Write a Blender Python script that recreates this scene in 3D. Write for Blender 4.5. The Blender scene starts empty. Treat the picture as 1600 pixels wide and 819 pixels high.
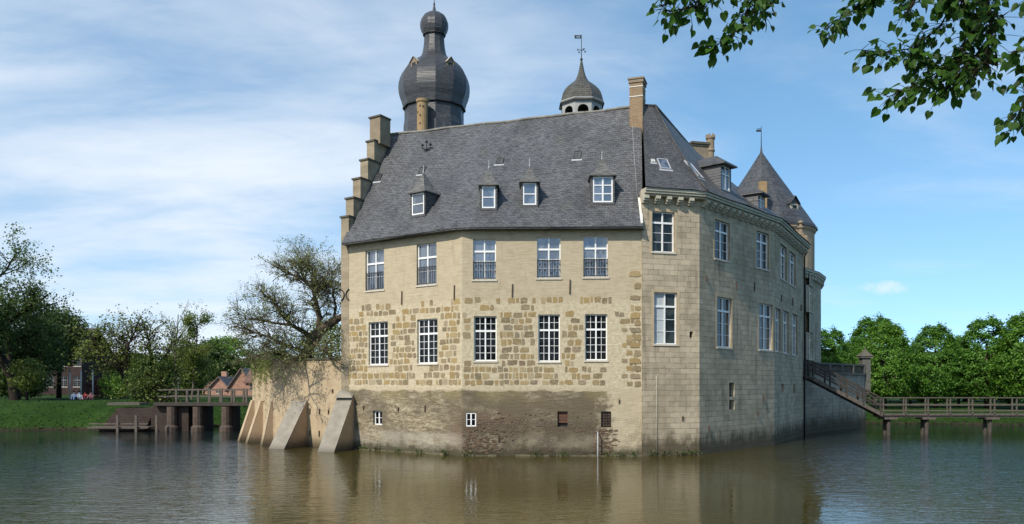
import bpy, math, random
import numpy as np
from mathutils import Vector, Matrix
from mathutils.geometry import intersect_ray_tri

# ------------------------------------------------------------------ camera, sky, sun
SC = bpy.context.scene
COL = SC.collection
FL, CH, HY = 1256.0, 3.8, 600.0          # focal length in photo pixels, eye height, horizon row
cam_d = bpy.data.cameras.new("camera")
cam = bpy.data.objects.new("camera", cam_d)
COL.objects.link(cam)
cam.location = (0, 0, CH)
cam.rotation_euler = (math.radians(90), 0, 0)
cam_d.sensor_width = 36
cam_d.lens = 36 * FL / 1600
cam_d.shift_y = (HY - 409.5) / 1600
cam_d.clip_end = 6000
SC.camera = cam

SUN_AZ, SUN_EL = math.radians(37), math.radians(43)
SUNV = Vector((-math.sin(SUN_AZ) * math.cos(SUN_EL), -math.cos(SUN_AZ) * math.cos(SUN_EL), math.sin(SUN_EL)))
sun_d = bpy.data.lights.new("sun", 'SUN')
sun_d.energy = 4.3
sun_d.angle = math.radians(0.5)
sun_d.color = (1.0, 0.93, 0.82)
sun = bpy.data.objects.new("sun", sun_d)
COL.objects.link(sun)
sun.location = (-60, -70, 90)
sun.rotation_euler = SUNV.to_track_quat('Z', 'Y').to_euler()

SC.view_settings.view_transform = 'Standard'
SC.view_settings.look = 'None'
SC.view_settings.exposure = 0.12
SC.view_settings.gamma = 1
SC.cycles.max_bounces = 6
SC.cycles.transparent_max_bounces = 8


class NT:
    """tiny node-tree helper"""
    def __init__(s, tree):
        s.t = tree

    def n(s, typ, ins=None, **props):
        nd = s.t.nodes.new(typ)
        for k, v in props.items():
            setattr(nd, k, v)
        for k, v in (ins or {}).items():
            sock = nd.inputs[k]
            if isinstance(v, bpy.types.NodeSocket):
                s.t.links.new(v, sock)
            else:
                if sock.type == 'RGBA' and len(v) == 3:
                    v = (*v, 1)
                sock.default_value = v
        return nd

    def math(s, op, a, b=0.0, c=None, clamp=False):
        ins = {0: a, 1: b}
        if c is not None:
            ins[2] = c
        return s.n('ShaderNodeMath', ins, operation=op, use_clamp=clamp).outputs[0]

    def mix(s, f, a, b, blend='MIX'):
        return s.n('ShaderNodeMix', {0: f, 6: a, 7: b}, data_type='RGBA', blend_type=blend).outputs[2]

    def noise(s, vec, scale, detail=4, rough=.55, dist=0.0):
        return s.n('ShaderNodeTexNoise', {'Vector': vec, 'Scale': scale, 'Detail': detail, 'Roughness': rough, 'Distortion': dist}).outputs[0]

    def ramp(s, f, stops):
        nd = s.n('ShaderNodeValToRGB', {0: f})
        cr = nd.color_ramp
        while len(cr.elements) < len(stops):
            cr.elements.new(1)
        for e, (p, c) in zip(cr.elements, stops):
            e.position = p
            e.color = (c, c, c, 1) if isinstance(c, (int, float)) else (*c, 1)
        return nd.outputs[0]

    def mapr(s, v, a, b, c=0.0, d=1.0, smooth=True):
        return s.n('ShaderNodeMapRange', {0: v, 1: a, 2: b, 3: c, 4: d}, interpolation_type='SMOOTHSTEP' if smooth else 'LINEAR').outputs[0]

    def scale(s, vec, xyz):
        return s.n('ShaderNodeMapping', {'Vector': vec, 'Scale': xyz}).outputs[0]

    def sep(s, vec):
        return s.n('ShaderNodeSeparateXYZ', {0: vec}).outputs


# world: Nishita sky with thin cirrus
world = bpy.data.worlds.new("World")
SC.world = world
world.use_nodes = True
world.node_tree.nodes.clear()
w = NT(world.node_tree)
sky = w.n('ShaderNodeTexSky', sky_type='NISHITA', sun_disc=False, sun_elevation=SUN_EL,
          sun_rotation=math.atan2(SUNV.x, SUNV.y) % (2 * math.pi), air_density=1.0, dust_density=0.4, ozone_density=1.2)
_g = w.n('ShaderNodeTexCoord').outputs['Generated']
_x, _y, _z = w.sep(_g)
_v = w.n('ShaderNodeCombineXYZ', {0: _x, 1: _y, 2: w.math('ADD', w.math('MAXIMUM', _z, 0.0), 0.16)}).outputs[0]
w.t.links.new(w.n('ShaderNodeVectorMath', {0: _v}, operation='NORMALIZE').outputs[0], sky.inputs['Vector'])
skyc = w.n('ShaderNodeHueSaturation', {'Color': sky.outputs[0], 'Hue': .487, 'Saturation': 1.12, 'Value': 1.36}).outputs[0]
gen = w.n('ShaderNodeTexCoord').outputs['Generated']
gx, gy, gz = w.sep(gen)
zz = w.math('ADD', w.math('MAXIMUM', gz, 0.0), 0.16)
pv = w.n('ShaderNodeCombineXYZ', {0: w.math('DIVIDE', gx, zz), 1: w.math('DIVIDE', gy, zz), 2: 0.0}).outputs[0]
rotm = w.n('ShaderNodeMapping', {'Vector': pv, 'Rotation': (0, 0, math.radians(-32)), 'Scale': (0.7, 1.35, 1)}).outputs[0]
c1 = w.noise(rotm, 1.15, 8, .52, .5)
c2 = w.noise(pv, 0.55, 4, .5, .3)
c3 = w.noise(rotm, 4.5, 6, .65, 1.2)
left = w.mapr(w.math('ADD', gx, w.math('MULTIPLY', gz, -0.05)), -0.5, 0.38, 0.12, -0.055)
low = w.mapr(gz, 0.0, 0.42, 0.05, -0.01)
s_ = w.math('ADD', w.math('MULTIPLY', c1, .62), w.math('MULTIPLY', c2, .30))
s_ = w.math('ADD', s_, w.math('MULTIPLY', c3, .10))
s_ = w.math('ADD', w.math('ADD', s_, left), w.math('MULTIPLY', low, w.mapr(gx, -.6, .5, 1.0, .1)))
cf = w.mapr(s_, .42, .80, 0, .92)
hz = w.mapr(gz, 0.0, 0.22, 0.5, 0.0)
cf = w.math('MAXIMUM', cf, w.math('MULTIPLY', hz, w.mapr(gx, -.6, .5, 1.0, .0)))
_d = Vector((583, 1256, 152)).normalized()
_a = w.math('MULTIPLY', w.math('SUBTRACT', w.math('DIVIDE', gx, gy), 583 / 1256), 1256 / 44)
_b = w.math('MULTIPLY', w.math('SUBTRACT', w.math('DIVIDE', gz, gy), 150 / 1256), 1256 / 11)
_r = w.math('ADD', w.math('ADD', w.math('MULTIPLY', _a, _a), w.math('MULTIPLY', _b, _b)), w.math('MULTIPLY', w.math('SUBTRACT', w.noise(gen, 45, 5, .7), .5), 3.6))
_pc = w.math('MULTIPLY', w.mapr(_r, 1.3, -.3, 0, .55), w.math('GREATER_THAN', gy, 0.2))
cf = w.math('MAXIMUM', cf, _pc)
skm = w.mix(cf, skyc, (5.7, 6.1, 6.6))
bg = w.n('ShaderNodeBackground', {'Color': skm, 'Strength': 0.15})
out = w.n('ShaderNodeOutputWorld')
w.t.links.new(bg.outputs[0], out.inputs[0])

# ------------------------------------------------------------------ mesh helpers
def PX(px, py, D):
    return Vector(((px - 800) / FL * D, D, CH - (py - HY) / FL * D))


class MB:
    def __init__(s):
        s.v, s.f, s.uv, s.sm = [], [], [], []

    def poly(s, pts, uvs=None, smooth=False):
        b = len(s.v)
        s.v += [tuple(p) for p in pts]
        s.f.append(tuple(range(b, b + len(pts))))
        s.uv.append(uvs or [(p[0] + p[1], p[2]) for p in pts])
        s.sm.append(smooth)

    def hexa(s, c):
        """c: 8 points, bottom ring 0-3 ccw seen from above, top ring 4-7"""
        for q in ((3, 2, 1, 0), (4, 5, 6, 7), (0, 1, 5, 4), (1, 2, 6, 5), (2, 3, 7, 6), (3, 0, 4, 7)):
            s.poly([c[i] for i in q])

    def box(s, x0, x1, y0, y1, z0, z1):
        s.hexa([(x0, y0, z0), (x1, y0, z0), (x1, y1, z0), (x0, y1, z0), (x0, y0, z1), (x1, y0, z1), (x1, y1, z1), (x0, y1, z1)])

    def fbox(s, fr, s0, s1, n0, n1, z0, z1):
        """box in a wall frame: n is the outward offset, n0 < n1"""
        p = fr.pt
        s.hexa([p(s0, n1, z0), p(s1, n1, z0), p(s1, n0, z0), p(s0, n0, z0), p(s0, n1, z1), p(s1, n1, z1), p(s1, n0, z1), p(s0, n0, z1)])

    def bar(s, a, b, w, h=None):
        a, b = Vector(a), Vector(b)
        h = h or w
        d = (b - a).normalized()
        u = d.cross(Vector((0, 0, 1)))
        if u.length < .05:
            u = Vector((1, 0, 0))
        u.normalize()
        k = u.cross(d)
        c = []
        for e in (a, b):
            for i, j in ((-1, -1), (1, -1), (1, 1), (-1, 1)):
                c.append(e + u * (i * w / 2) + k * (j * h / 2))
        s.hexa(c)

    def tube(s, pts, rad, n=6, cap=True, smooth=True):
        pts = [Vector(p) for p in pts]
        if isinstance(rad, (int, float)):
            rad = [rad] * len(pts)
        b = len(s.v)
        for i, p in enumerate(pts):
            d = (pts[min(i + 1, len(pts) - 1)] - pts[max(i - 1, 0)])
            if d.length < 1e-6:
                d = Vector((0, 0, 1))
            d.normalize()
            u = d.cross(Vector((.31, .17, .93)) if abs(d.z) < .9 else Vector((1, .1, 0))).normalized()
            k = d.cross(u)
            for j in range(n):
                a = 2 * math.pi * j / n
                s.v.append(tuple(p + (u * math.cos(a) + k * math.sin(a)) * rad[i]))
        for i in range(len(pts) - 1):
            for j in range(n):
                q = (b + i * n + j, b + i * n + (j + 1) % n, b + (i + 1) * n + (j + 1) % n, b + (i + 1) * n + j)
                s.f.append(q)
                s.uv.append([(j / n, i), ((j + 1) / n, i), ((j + 1) / n, i + 1), (j / n, i + 1)])
                s.sm.append(smooth)
        if cap:
            for i0, rev in ((b, True), (b + (len(pts) - 1) * n, False)):
                q = list(range(i0, i0 + n))
                if rev:
                    q.reverse()
                s.f.append(tuple(q))
                s.uv.append([(0, 0)] * n)
                s.sm.append(False)

    def lathe(s, cx, cy, prof, n=12, ph=0.0, smooth=False, a0=0.0, a1=2 * math.pi):
        L = 0
        for i in range(len(prof) - 1):
            (r0, z0), (r1, z1) = prof[i], prof[i + 1]
            dl = math.hypot(r1 - r0, z1 - z0)
            for j in range(n):
                t0 = a0 + (a1 - a0) * j / n + ph
                t1 = a0 + (a1 - a0) * (j + 1) / n + ph
                P = lambda r, t, z: (cx + r * math.cos(t), cy + r * math.sin(t), z)
                rm = max(r0, r1, .3)
                pts = [P(r0, t0, z0), P(r0, t1, z0), P(r1, t1, z1), P(r1, t0, z1)]
                uv = [(t0 * rm, L), (t1 * rm, L), (t1 * rm, L + dl), (t0 * rm, L + dl)]
                if r1 < 1e-4:
                    pts, uv = pts[:3], uv[:3]
                elif r0 < 1e-4:
                    pts, uv = pts[1:], uv[1:]
                s.poly(pts, uv, smooth)
            L += dl

    def cast(s, px, py):
        o = Vector((0, 0, CH))
        d = (PX(px, py, 10) - o).normalized()
        best = None
        for f in s.f:
            vs = [Vector(s.v[i]) for i in f]
            for k in range(1, len(vs) - 1):
                h = intersect_ray_tri(vs[0], vs[k], vs[k + 1], d, o, True)
                if h is not None and (best is None or (h - o).length < best[0]):
                    nn = (vs[k] - vs[0]).cross(vs[k + 1] - vs[0]).normalized()
                    if nn.dot(d) > 0:
                        nn = -nn
                    best = ((h - o).length, h, nn)
        return best[1], best[2]

    def build(s, name, m, parent=None, merge=False):
        me = bpy.data.meshes.new(name)
        off = Vector((0, 0, 0))
        q = parent
        while q is not None:
            off += q.location
            q = q.parent
        vs = [(x - off.x, y - off.y, z - off.z) for x, y, z in s.v]
        me.from_pydata(vs, [], s.f)
        ul = me.uv_layers.new(name="UVMap")
        ul.data.foreach_set('uv', [c for f in s.uv for u in f for c in u])
        me.polygons.foreach_set('use_smooth', s.sm)
        if m:
            me.materials.append(m)
        if merge:
            import bmesh
            bm = bmesh.new()
            bm.from_mesh(me)
            bmesh.ops.remove_doubles(bm, verts=bm.verts, dist=1e-4)
            bmesh.ops.recalc_face_normals(bm, faces=bm.faces)
            bm.to_mesh(me)
            bm.free()
        me.update()
        o = bpy.data.objects.new(name, me)
        COL.objects.link(o)
        o.parent = parent
        return o


class Fr:
    """vertical wall frame from A to B (left to right as seen from outside)"""
    def __init__(s, A, B, u0=0.0):
        s.A = Vector((A[0], A[1], 0))
        s.B = Vector((B[0], B[1], 0))
        s.L = (s.B - s.A).length
        s.d = (s.B - s.A).normalized()
        s.n = Vector((s.d.y, -s.d.x, 0))
        s.u0 = u0

    def pt(s, a, o, z):
        p = s.A + s.d * a + s.n * o
        return Vector((p.x, p.y, z))

    def at(s, px):
        r = (px - 800) / FL
        t = (r * s.A.y - s.A.x) / (s.d.x - r * s.d.y)
        return t, s.A.y + s.d.y * t

    def rect(s, x0, y0, x1, y1):
        a, _ = s.at(x0)
        b, _ = s.at(x1)
        _, D = s.at((x0 + x1) / 2)
        return (a, b, CH - (y1 - HY) / FL * D, CH - (y0 - HY) / FL * D)


def wall(mb, fr, z0, z1, ops=(), s0=0.0, s1=None, rec=.24):
    s1 = fr.L if s1 is None else s1
    xs = sorted({s0, s1, *[o[0] for o in ops], *[o[1] for o in ops]})
    zs = sorted({z0, z1, *[o[2] for o in ops], *[o[3] for o in ops]})
    uv = lambda a, z: (a + fr.u0, z)
    for i in range(len(xs) - 1):
        for j in range(len(zs) - 1):
            cx, cz = (xs[i] + xs[i + 1]) / 2, (zs[j] + zs[j + 1]) / 2
            if any(o[0] < cx < o[1] and o[2] < cz < o[3] for o in ops):
                continue
            q = [(xs[i], zs[j]), (xs[i + 1], zs[j]), (xs[i + 1], zs[j + 1]), (xs[i], zs[j + 1])]
            mb.poly([fr.pt(a, 0, z) for a, z in q], [uv(a, z) for a, z in q])
    for a, b, c, d in ops:
        for (p, q) in (((a, c), (a, d)), ((b, d), (b, c)), ((a, d), (b, d)), ((b, c), (a, c))):
            mb.poly([fr.pt(p[0], 0, p[1]), fr.pt(q[0], 0, q[1]), fr.pt(q[0], -rec, q[1]), fr.pt(p[0], -rec, p[1])],
                    [uv(*p), uv(*q), uv(q[0] + .1, q[1]), uv(p[0] + .1, p[1])])


def empty(name, loc, label, cat, group=None):
    o = bpy.data.objects.new(name, None)
    COL.objects.link(o)
    o.empty_display_size = .3
    o.location = loc
    return tag(o, label, cat, group)


def tag(o, label=None, cat=None, group=None, kind=None):
    if label:
        o['label'] = label
    if cat:
        o['category'] = cat
    if group:
        o['group'] = group
    if kind:
        o['kind'] = kind
    return o


def dup(root, loc, rotz=0.0, sc=1.0, label=None, group=None):
    r = root.copy()
    COL.objects.link(r)
    r.location = loc
    r.rotation_euler = (0, 0, rotz)
    r.scale = (sc, sc, sc) if isinstance(sc, (int, float)) else sc
    if label:
        r['label'] = label
    if group:
        r['group'] = group
    for ch in list(root.children):
        c = ch.copy()
        COL.objects.link(c)
        c.parent = r
        for g in ch.children:
            d = g.copy()
            COL.objects.link(d)
            d.parent = c
    return r


# ------------------------------------------------------------------ materials
def mat(name):
    m = bpy.data.materials.new(name)
    m.use_nodes = True
    m.node_tree.nodes.clear()
    return m, NT(m.node_tree)


def finish(m, t, color, rough=.85, bump=None, bstr=.4, bdist=.02, spec=.3, extra=None, normal=None):
    ins = {'Base Color': color, 'Roughness': rough, 'Specular IOR Level': spec}
    ins.update(extra or {})
    p = t.n('ShaderNodeBsdfPrincipled', ins)
    if bump is not None:
        b = t.n('ShaderNodeBump', {'Height': bump, 'Strength': bstr, 'Distance': bdist})
        t.t.links.new(b.outputs[0], p.inputs['Normal'])
    o = t.n('ShaderNodeOutputMaterial')
    t.t.links.new(p.outputs[0], o.inputs[0])
    return m


def simple(name, col, rough=.7, var=.25, scale=3.0, bump=.0, spec=.3, metal=0.0):
    m, t = mat(name)
    oc = t.n('ShaderNodeTexCoord').outputs['Object']
    n1 = t.noise(oc, scale, 6, .6)
    n2 = t.noise(oc, scale * 7, 3, .6)
    f = t.math('ADD', t.math('MULTIPLY', n1, .65), t.math('MULTIPLY', n2, .35))
    lo = tuple(c * (1 - var) for c in col)
    hi = tuple(min(1, c * (1 + var)) for c in col)
    c = t.ramp(f, [(.3, lo), (.7, hi)])
    return finish(m, t, c, rough, n2 if bump else None, bump, .02, spec, {'Metallic': metal})


def uvmap(t):
    return t.n('ShaderNodeTexCoord').outputs['UV']


# sunlit cream plaster above, weathered wall below (UV = metres along the wall, height above water)
def m_front():
    m, t = mat('weathered_plaster')
    uv = uvmap(t)
    u, z, _ = t.sep(uv)
    big = t.noise(uv, .45, 5, .6)
    mid = t.noise(uv, 2.2, 7, .65)
    fine = t.noise(t.scale(uv, (1.6, 11, 1)), 1.1, 7, .7, .5)
    grain = t.noise(uv, 26, 4, .7)
    streak = t.noise(t.scale(uv, (2.4, .22, 1)), 1.5, 5, .6)
    top = t.ramp(t.math('ADD', t.math('MULTIPLY', mid, .45), t.math('MULTIPLY', fine, .55)),
                 [(.3, (.36, .295, .195)), (.5, (.475, .40, .275)), (.72, (.565, .49, .35))])
    top = t.mix(t.mapr(big, .45, .75, 0, .35), top, (.42, .345, .22))
    # pointing zone: a rougher, slightly greyer mortar
    zone = t.math('MULTIPLY', t.mapr(z, 3.4, 3.7), t.mapr(t.math('ADD', z, t.math('MULTIPLY', mid, .8)), 8.5, 8.7, 1, 0))
    mort = t.ramp(t.noise(uv, 5.5, 6, .7), [(.3, (.40, .33, .21)), (.5, (.52, .445, .305)), (.7, (.64, .56, .41))])
    c = t.mix(zone, top, mort)
    # dark washes running below sills
    c = t.mix(t.mapr(streak, .56, .74, 0, .32), c, (.25, .21, .15))
    # weathered zone under the ragged plaster edge
    edge = t.math('ADD', z, t.math('MULTIPLY', t.math('SUBTRACT', t.noise(t.scale(uv, (.7, 1.6, 1)), 1.3, 5, .6), .5), .55))
    lowm = t.mapr(edge, 3.38, 3.50, 1, 0)
    lowm = t.math('MULTIPLY', lowm, t.mapr(t.math('ADD', u, t.math('MULTIPLY', t.math('SUBTRACT', mid, .5), 3.2)), 16.2, 17.2, 1, 0))
    hs = t.noise(t.scale(uv, (1.0, 4.2, 1)), 1.25, 9, .68, .6)
    hs2 = t.noise(t.scale(uv, (1.7, 3.2, 1)), 3.4, 8, .72, .3)
    lm = t.math('ADD', t.math('MULTIPLY', hs, .55), t.math('MULTIPLY', hs2, .45))
    lowc = t.ramp(lm, [(.36, (.075, .058, .036)), (.45, (.18, .145, .092)), (.52, (.30, .25, .165)), (.60, (.47, .41, .29)), (.70, (.60, .54, .41))])
    lowc = t.mix(t.mapr(t.noise(uv, .35, 4, .6), .42, .60, .0, .75), lowc, (.12, .10, .07))
    dk_ = t.math('MULTIPLY', t.mapr(t.math('ADD', u, t.math('MULTIPLY', t.noise(uv, .8, 5, .6), 3.0)), 8.6, 11.0), t.mapr(t.noise(t.scale(uv, (.8, 1.5, 1)), .9, 6, .65), .38, .56, .15, .85))
    lowc = t.mix(dk_, lowc, (.135, .105, .068))
    olive = t.math('MULTIPLY', t.mapr(z, 2.6, 3.3), t.mapr(t.noise(uv, .5, 3, .5), .4, .6))
    lowc = t.mix(t.math('MULTIPLY', olive, .55), lowc, (.25, .21, .10))
    # broken brickwork
    wob = t.n('ShaderNodeVectorMath', {0: uv, 1: t.n('ShaderNodeVectorMath', {0: t.n('ShaderNodeTexNoise', {'Vector': uv, 'Scale': 3.0}).outputs[1], 'Scale': .12}, operation='SCALE').outputs[0]}, operation='ADD').outputs[0]
    br = t.n('ShaderNodeTexBrick', {'Vector': wob, 'Color1': (.17, .085, .055), 'Color2': (.085, .055, .04), 'Mortar': (.22, .19, .14), 'Scale': 1.0,
                                    'Mortar Size': .014, 'Brick Width': .25, 'Row Height': .085, 'Mortar Smooth': .3, 'Bias': -.1})
    def blob(cu, cz, ru, rz):
        a = t.math('DIVIDE', t.math('SUBTRACT', u, cu), ru)
        b = t.math('DIVIDE', t.math('SUBTRACT', z, cz), rz)
        return t.mapr(t.math('ADD', t.math('ADD', t.math('MULTIPLY', a, a), t.math('MULTIPLY', b, b)), t.math('MULTIPLY', t.math('SUBTRACT', hs2, .5), 5.0)), .6, 1.1, 1, 0)
    bm_ = t.math('MAXIMUM', t.math('MAXIMUM', blob(9.0, 1.1, 1.0, 1.3), blob(10.4, 1.9, 1.8, .45)), t.math('MAXIMUM', blob(16.4, .7, .55, .9), blob(13.4, .2, 1.1, .3)))
    bm_ = t.math('MULTIPLY', bm_, t.mapr(t.noise(uv, 2.0, 6, .75), .42, .52))
    lowc = t.mix(t.math('MULTIPLY', bm_, .85), lowc, br.outputs[0])
    # rubble look with small dark pits round the middle
    vor = t.n('ShaderNodeTexVoronoi', {'Vector': t.scale(uv, (1, 1.7, 1)), 'Scale': 9.0, 'Randomness': 1.0}, feature='DISTANCE_TO_EDGE').outputs[0]
    rub = t.math('MULTIPLY', t.math('MULTIPLY', t.mapr(z, 1.5, 2.4, 1, 0), t.mapr(u, 8.3, 9.6)), t.mapr(t.noise(uv, .9, 4, .6), .4, .55))
    lowc = t.mix(t.math('MULTIPLY', rub, t.mapr(vor, 0, .12, .85, .15)), lowc, (.09, .07, .05))
    # pale grey render skirt
    sk = t.math('MULTIPLY', t.mapr(z, .9, 1.35, 1, 0), t.math('MULTIPLY', t.mapr(u, 8.0, 9.5, 1, .35), t.mapr(t.noise(uv, .8, 5, .65), .36, .55)))
    lowc = t.mix(t.math('MULTIPLY', sk, .55), lowc, (.42, .385, .31))
    c = t.mix(lowm, c, lowc)
    # splash zone
    wet = t.mapr(t.math('ADD', z, t.math('MULTIPLY', mid, -.9)), -.35, .25, 1, 0)
    c = t.mix(t.math('MULTIPLY', wet, .9), c, (.05, .045, .028))
    c = t.mix(t.mapr(grain, .35, .7, .16, 0), c, (.12, .10, .07))
    h = t.math('ADD', t.math('MULTIPLY', fine, .75), t.math('MULTIPLY', grain, .4))
    h = t.math('ADD', h, t.math('MULTIPLY', lowm, t.math('MULTIPLY', lm, 1.6)))
    h = t.math('ADD', h, t.math('MULTIPLY', rub, t.math('MULTIPLY', t.math('MINIMUM', vor, .2), 4.0)))
    h = t.math('ADD', h, t.math('MULTIPLY', lowm, -.4))
    return finish(m, t, c, .92, h, .75, .04, .15)


def m_ashlar(name='scored_ashlar_render', base=(.45, .375, .265), wetz=.7, w_=.62, h_=.29):
    m, t = mat(name)
    uv = uvmap(t)
    u, z, _ = t.sep(uv)
    wv = t.n('ShaderNodeVectorMath', {0: uv, 1: t.n('ShaderNodeVectorMath', {0: t.n('ShaderNodeTexNoise', {'Vector': uv, 'Scale': 2.2}).outputs[1], 'Scale': .05}, operation='SCALE').outputs[0]}, operation='ADD').outputs[0]
    b1 = tuple(c * .74 for c in base)
    b2 = tuple(c * 1.2 for c in base)
    br = t.n('ShaderNodeTexBrick', {'Vector': wv, 'Color1': b1, 'Color2': b2, 'Mortar': tuple(c * .38 for c in base), 'Scale': 1.0,
                                    'Mortar Size': .013, 'Brick Width': w_, 'Row Height': h_, 'Mortar Smooth': .4, 'Bias': 0.0})
    big = t.noise(uv, .4, 6, .62)
    mid = t.noise(uv, 2.3, 7, .66)
    gr = t.noise(uv, 17, 5, .7)
    st = t.noise(t.scale(uv, (1.5, .16, 1)), 1.4, 6, .62)
    jm = t.mapr(t.noise(uv, 1.6, 4, .6), .36, .56, .45, 1.0)
    plain = t.mix(.5, b1, b2)
    c = t.mix(jm, plain, br.outputs[0])
    c = t.mix(t.mapr(mid, .3, .72, .0, .5), c, tuple(k * 1.28 for k in base))
    c = t.mix(t.mapr(big, .42, .68, 0, .5), c, (.21, .18, .12))
    c = t.mix(t.mapr(st, .50, .72, 0, .62), c, (.14, .115, .08))
    c = t.mix(t.mapr(gr, .3, .6, .25, 0), c, (.10, .085, .06))
    wet = t.mapr(t.math('ADD', z, t.math('MULTIPLY', t.noise(t.scale(uv, (1, .5, 1)), 1.5, 6, .7), -2.0)), -.6, wetz * .7, 1, 0)
    c = t.mix(t.math('MULTIPLY', wet, .85), c, (.055, .044, .026))
    h = t.math('ADD', t.math('MULTIPLY', br.outputs['Fac'], t.math('MULTIPLY', jm, -.8)), t.math('ADD', t.math('MULTIPLY', gr, .35), t.math('MULTIPLY', mid, .9)))
    return finish(m, t, c, .92, h, .7, .03, .15)


def m_plain_wall(name, lo, mi, hi, stain=(.2, .17, .12), amt=.4, wet=True):
    m, t = mat(name)
    uv = uvmap(t)
    u, z, _ = t.sep(uv)
    a = t.noise(uv, 1.4, 8, .68)
    g = t.noise(uv, 22, 4, .7)
    st = t.noise(t.scale(uv, (2.2, .2, 1)), 1.3, 6, .6)
    c = t.ramp(a, [(.3, lo), (.5, mi), (.7, hi)])
    c = t.mix(t.mapr(st, .5, .75, 0, amt), c, stain)
    c = t.mix(t.mapr(g, .35, .6, .15, 0), c, stain)
    if wet:
        wt = t.mapr(t.math('ADD', z, t.math('MULTIPLY', a, -.8)), -.45, .45, 1, 0)
        c = t.mix(t.math('MULTIPLY', wt, .88), c, (.05, .042, .028))
    return finish(m, t, c, .92, t.math('ADD', t.math('MULTIPLY', g, .4), a), .6, .03, .15)


def m_slate(name, lo, hi, w_=.30, h_=.15, rough=.5, moss=.25, sheen=.4):
    m, t = mat(name)
    uv = uvmap(t)
    wv = t.n('ShaderNodeVectorMath', {0: uv, 1: t.n('ShaderNodeVectorMath', {0: t.n('ShaderNodeTexNoise', {'Vector': uv, 'Scale': 1.1}).outputs[1], 'Scale': .12}, operation='SCALE').outputs[0]}, operation='ADD').outputs[0]
    sk = t.n('ShaderNodeMapping', {'Vector': wv, 'Rotation': (0, 0, math.radians(1.6))}).outputs[0]
    br = t.n('ShaderNodeTexBrick', {'Vector': sk, 'Color1': lo, 'Color2': hi, 'Mortar': tuple(c * .25 for c in lo), 'Scale': 1.0,
                                    'Mortar Size': .017, 'Brick Width': w_, 'Row Height': h_, 'Mortar Smooth': .5, 'Bias': -.15})
    big = t.noise(uv, .35, 6, .65)
    mid = t.noise(t.scale(uv, (1, 2.5, 1)), 2.6, 7, .72)
    st = t.noise(t.scale(uv, (3.2, .25, 1)), 1.1, 5, .6)
    c = t.mix(t.mapr(mid, .34, .70, .0, .62), br.outputs[0], tuple(k * 1.9 for k in hi))
    c = t.mix(t.mapr(big, .42, .7, 0, .55), c, tuple(k * .6 for k in lo))
    c = t.mix(t.mapr(t.noise(uv, .9, 5, .7), .55, .72, 0, moss), c, (.13, .12, .065))
    c = t.mix(t.mapr(st, .6, .75, 0, .35), c, (.22, .22, .21))
    # each slate lifts towards its lower edge
    _, v, _ = t.sep(sk)
    saw = t.math('FRACT', t.math('DIVIDE', v, h_))
    h = t.math('ADD', t.math('MULTIPLY', saw, -.7), t.math('ADD', t.math('MULTIPLY', br.outputs['Fac'], -.5), t.math('MULTIPLY', mid, .8)))
    return finish(m, t, c, rough, h, .85, .025, sheen)


def m_stones():
    m, t = mat('exposed_sandstone')
    r = t.n('ShaderNodeNewGeometry').outputs['Random Per Island']
    uv = uvmap(t)
    c = t.ramp(r, [(0, (.16, .13, .085)), (.17, (.27, .20, .105)), (.34, (.31, .215, .09)), (.5, (.27, .215, .13)),
                   (.66, (.21, .17, .115)), (.8, (.35, .25, .105)), (.92, (.37, .31, .205)), (1, (.18, .12, .08))])
    n1 = t.noise(uv, 7, 6, .7)
    n2 = t.noise(uv, 30, 4, .7)
    c = t.mix(t.mapr(n1, .45, .75, 0, .6), c, (.50, .42, .28))
    c = t.mix(t.mapr(n2, .35, .6, .3, 0), c, (.12, .095, .06))
    return finish(m, t, c, .9, t.math('ADD', n1, t.math('MULTIPLY', n2, .5)), .6, .03, .15)


def m_glass(name, deep, pale, gl, pat=0.5):
    m, t = mat(name)
    uv = uvmap(t)
    oc = t.n('ShaderNodeTexCoord').outputs['Object']
    n = t.noise(t.scale(oc, (1.2, 1.2, .5)), 1.6, 3, .5)
    c = t.mix(t.mapr(n, .5 - pat * .1, .5 + pat * .1), deep, pale)
    bmp = t.n('ShaderNodeBump', {'Height': t.noise(oc, .9, 2, .4), 'Strength': .35, 'Distance': .05}).outputs[0]
    d = t.n('ShaderNodeBsdfDiffuse', {'Color': c})
    g = t.n('ShaderNodeBsdfGlossy', {'Color': (.95, .97, 1), 'Roughness': .02, 'Normal': bmp})
    fr = t.n('ShaderNodeFresnel', {'IOR': 1.5}).outputs[0]
    k = t.math('ADD', fr, gl, clamp=True)
    x = t.n('ShaderNodeMixShader', {0: k, 1: d.outputs[0], 2: g.outputs[0]})
    o = t.n('ShaderNodeOutputMaterial')
    t.t.links.new(x.outputs[0], o.inputs[0])
    return m


def m_leaf(name, lo, hi, trans=.35, gloss=.25):
    m, t = mat(name)
    r = t.n('ShaderNodeNewGeometry').outputs['Random Per Island']
    oc = t.n('ShaderNodeTexCoord').outputs['Object']
    n = t.noise(oc, .8, 3, .6)
    f = t.math('ADD', t.math('MULTIPLY', r, .5), t.math('MULTIPLY', n, .5))
    c = t.ramp(f, [(.22, lo), (.72, hi)])
    p = t.n('ShaderNodeBsdfPrincipled', {'Base Color': c, 'Roughness': .5, 'Specular IOR Level': gloss})
    tr = t.n('ShaderNodeBsdfTranslucent', {'Color': t.mix(.5, c, tuple(min(1, k * 1.8) for k in hi))})
    x = t.n('ShaderNodeMixShader', {0: trans, 1: p.outputs[0], 2: tr.outputs[0]})
    o = t.n('ShaderNodeOutputMaterial')
    t.t.links.new(x.outputs[0], o.inputs[0])
    return m


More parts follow.
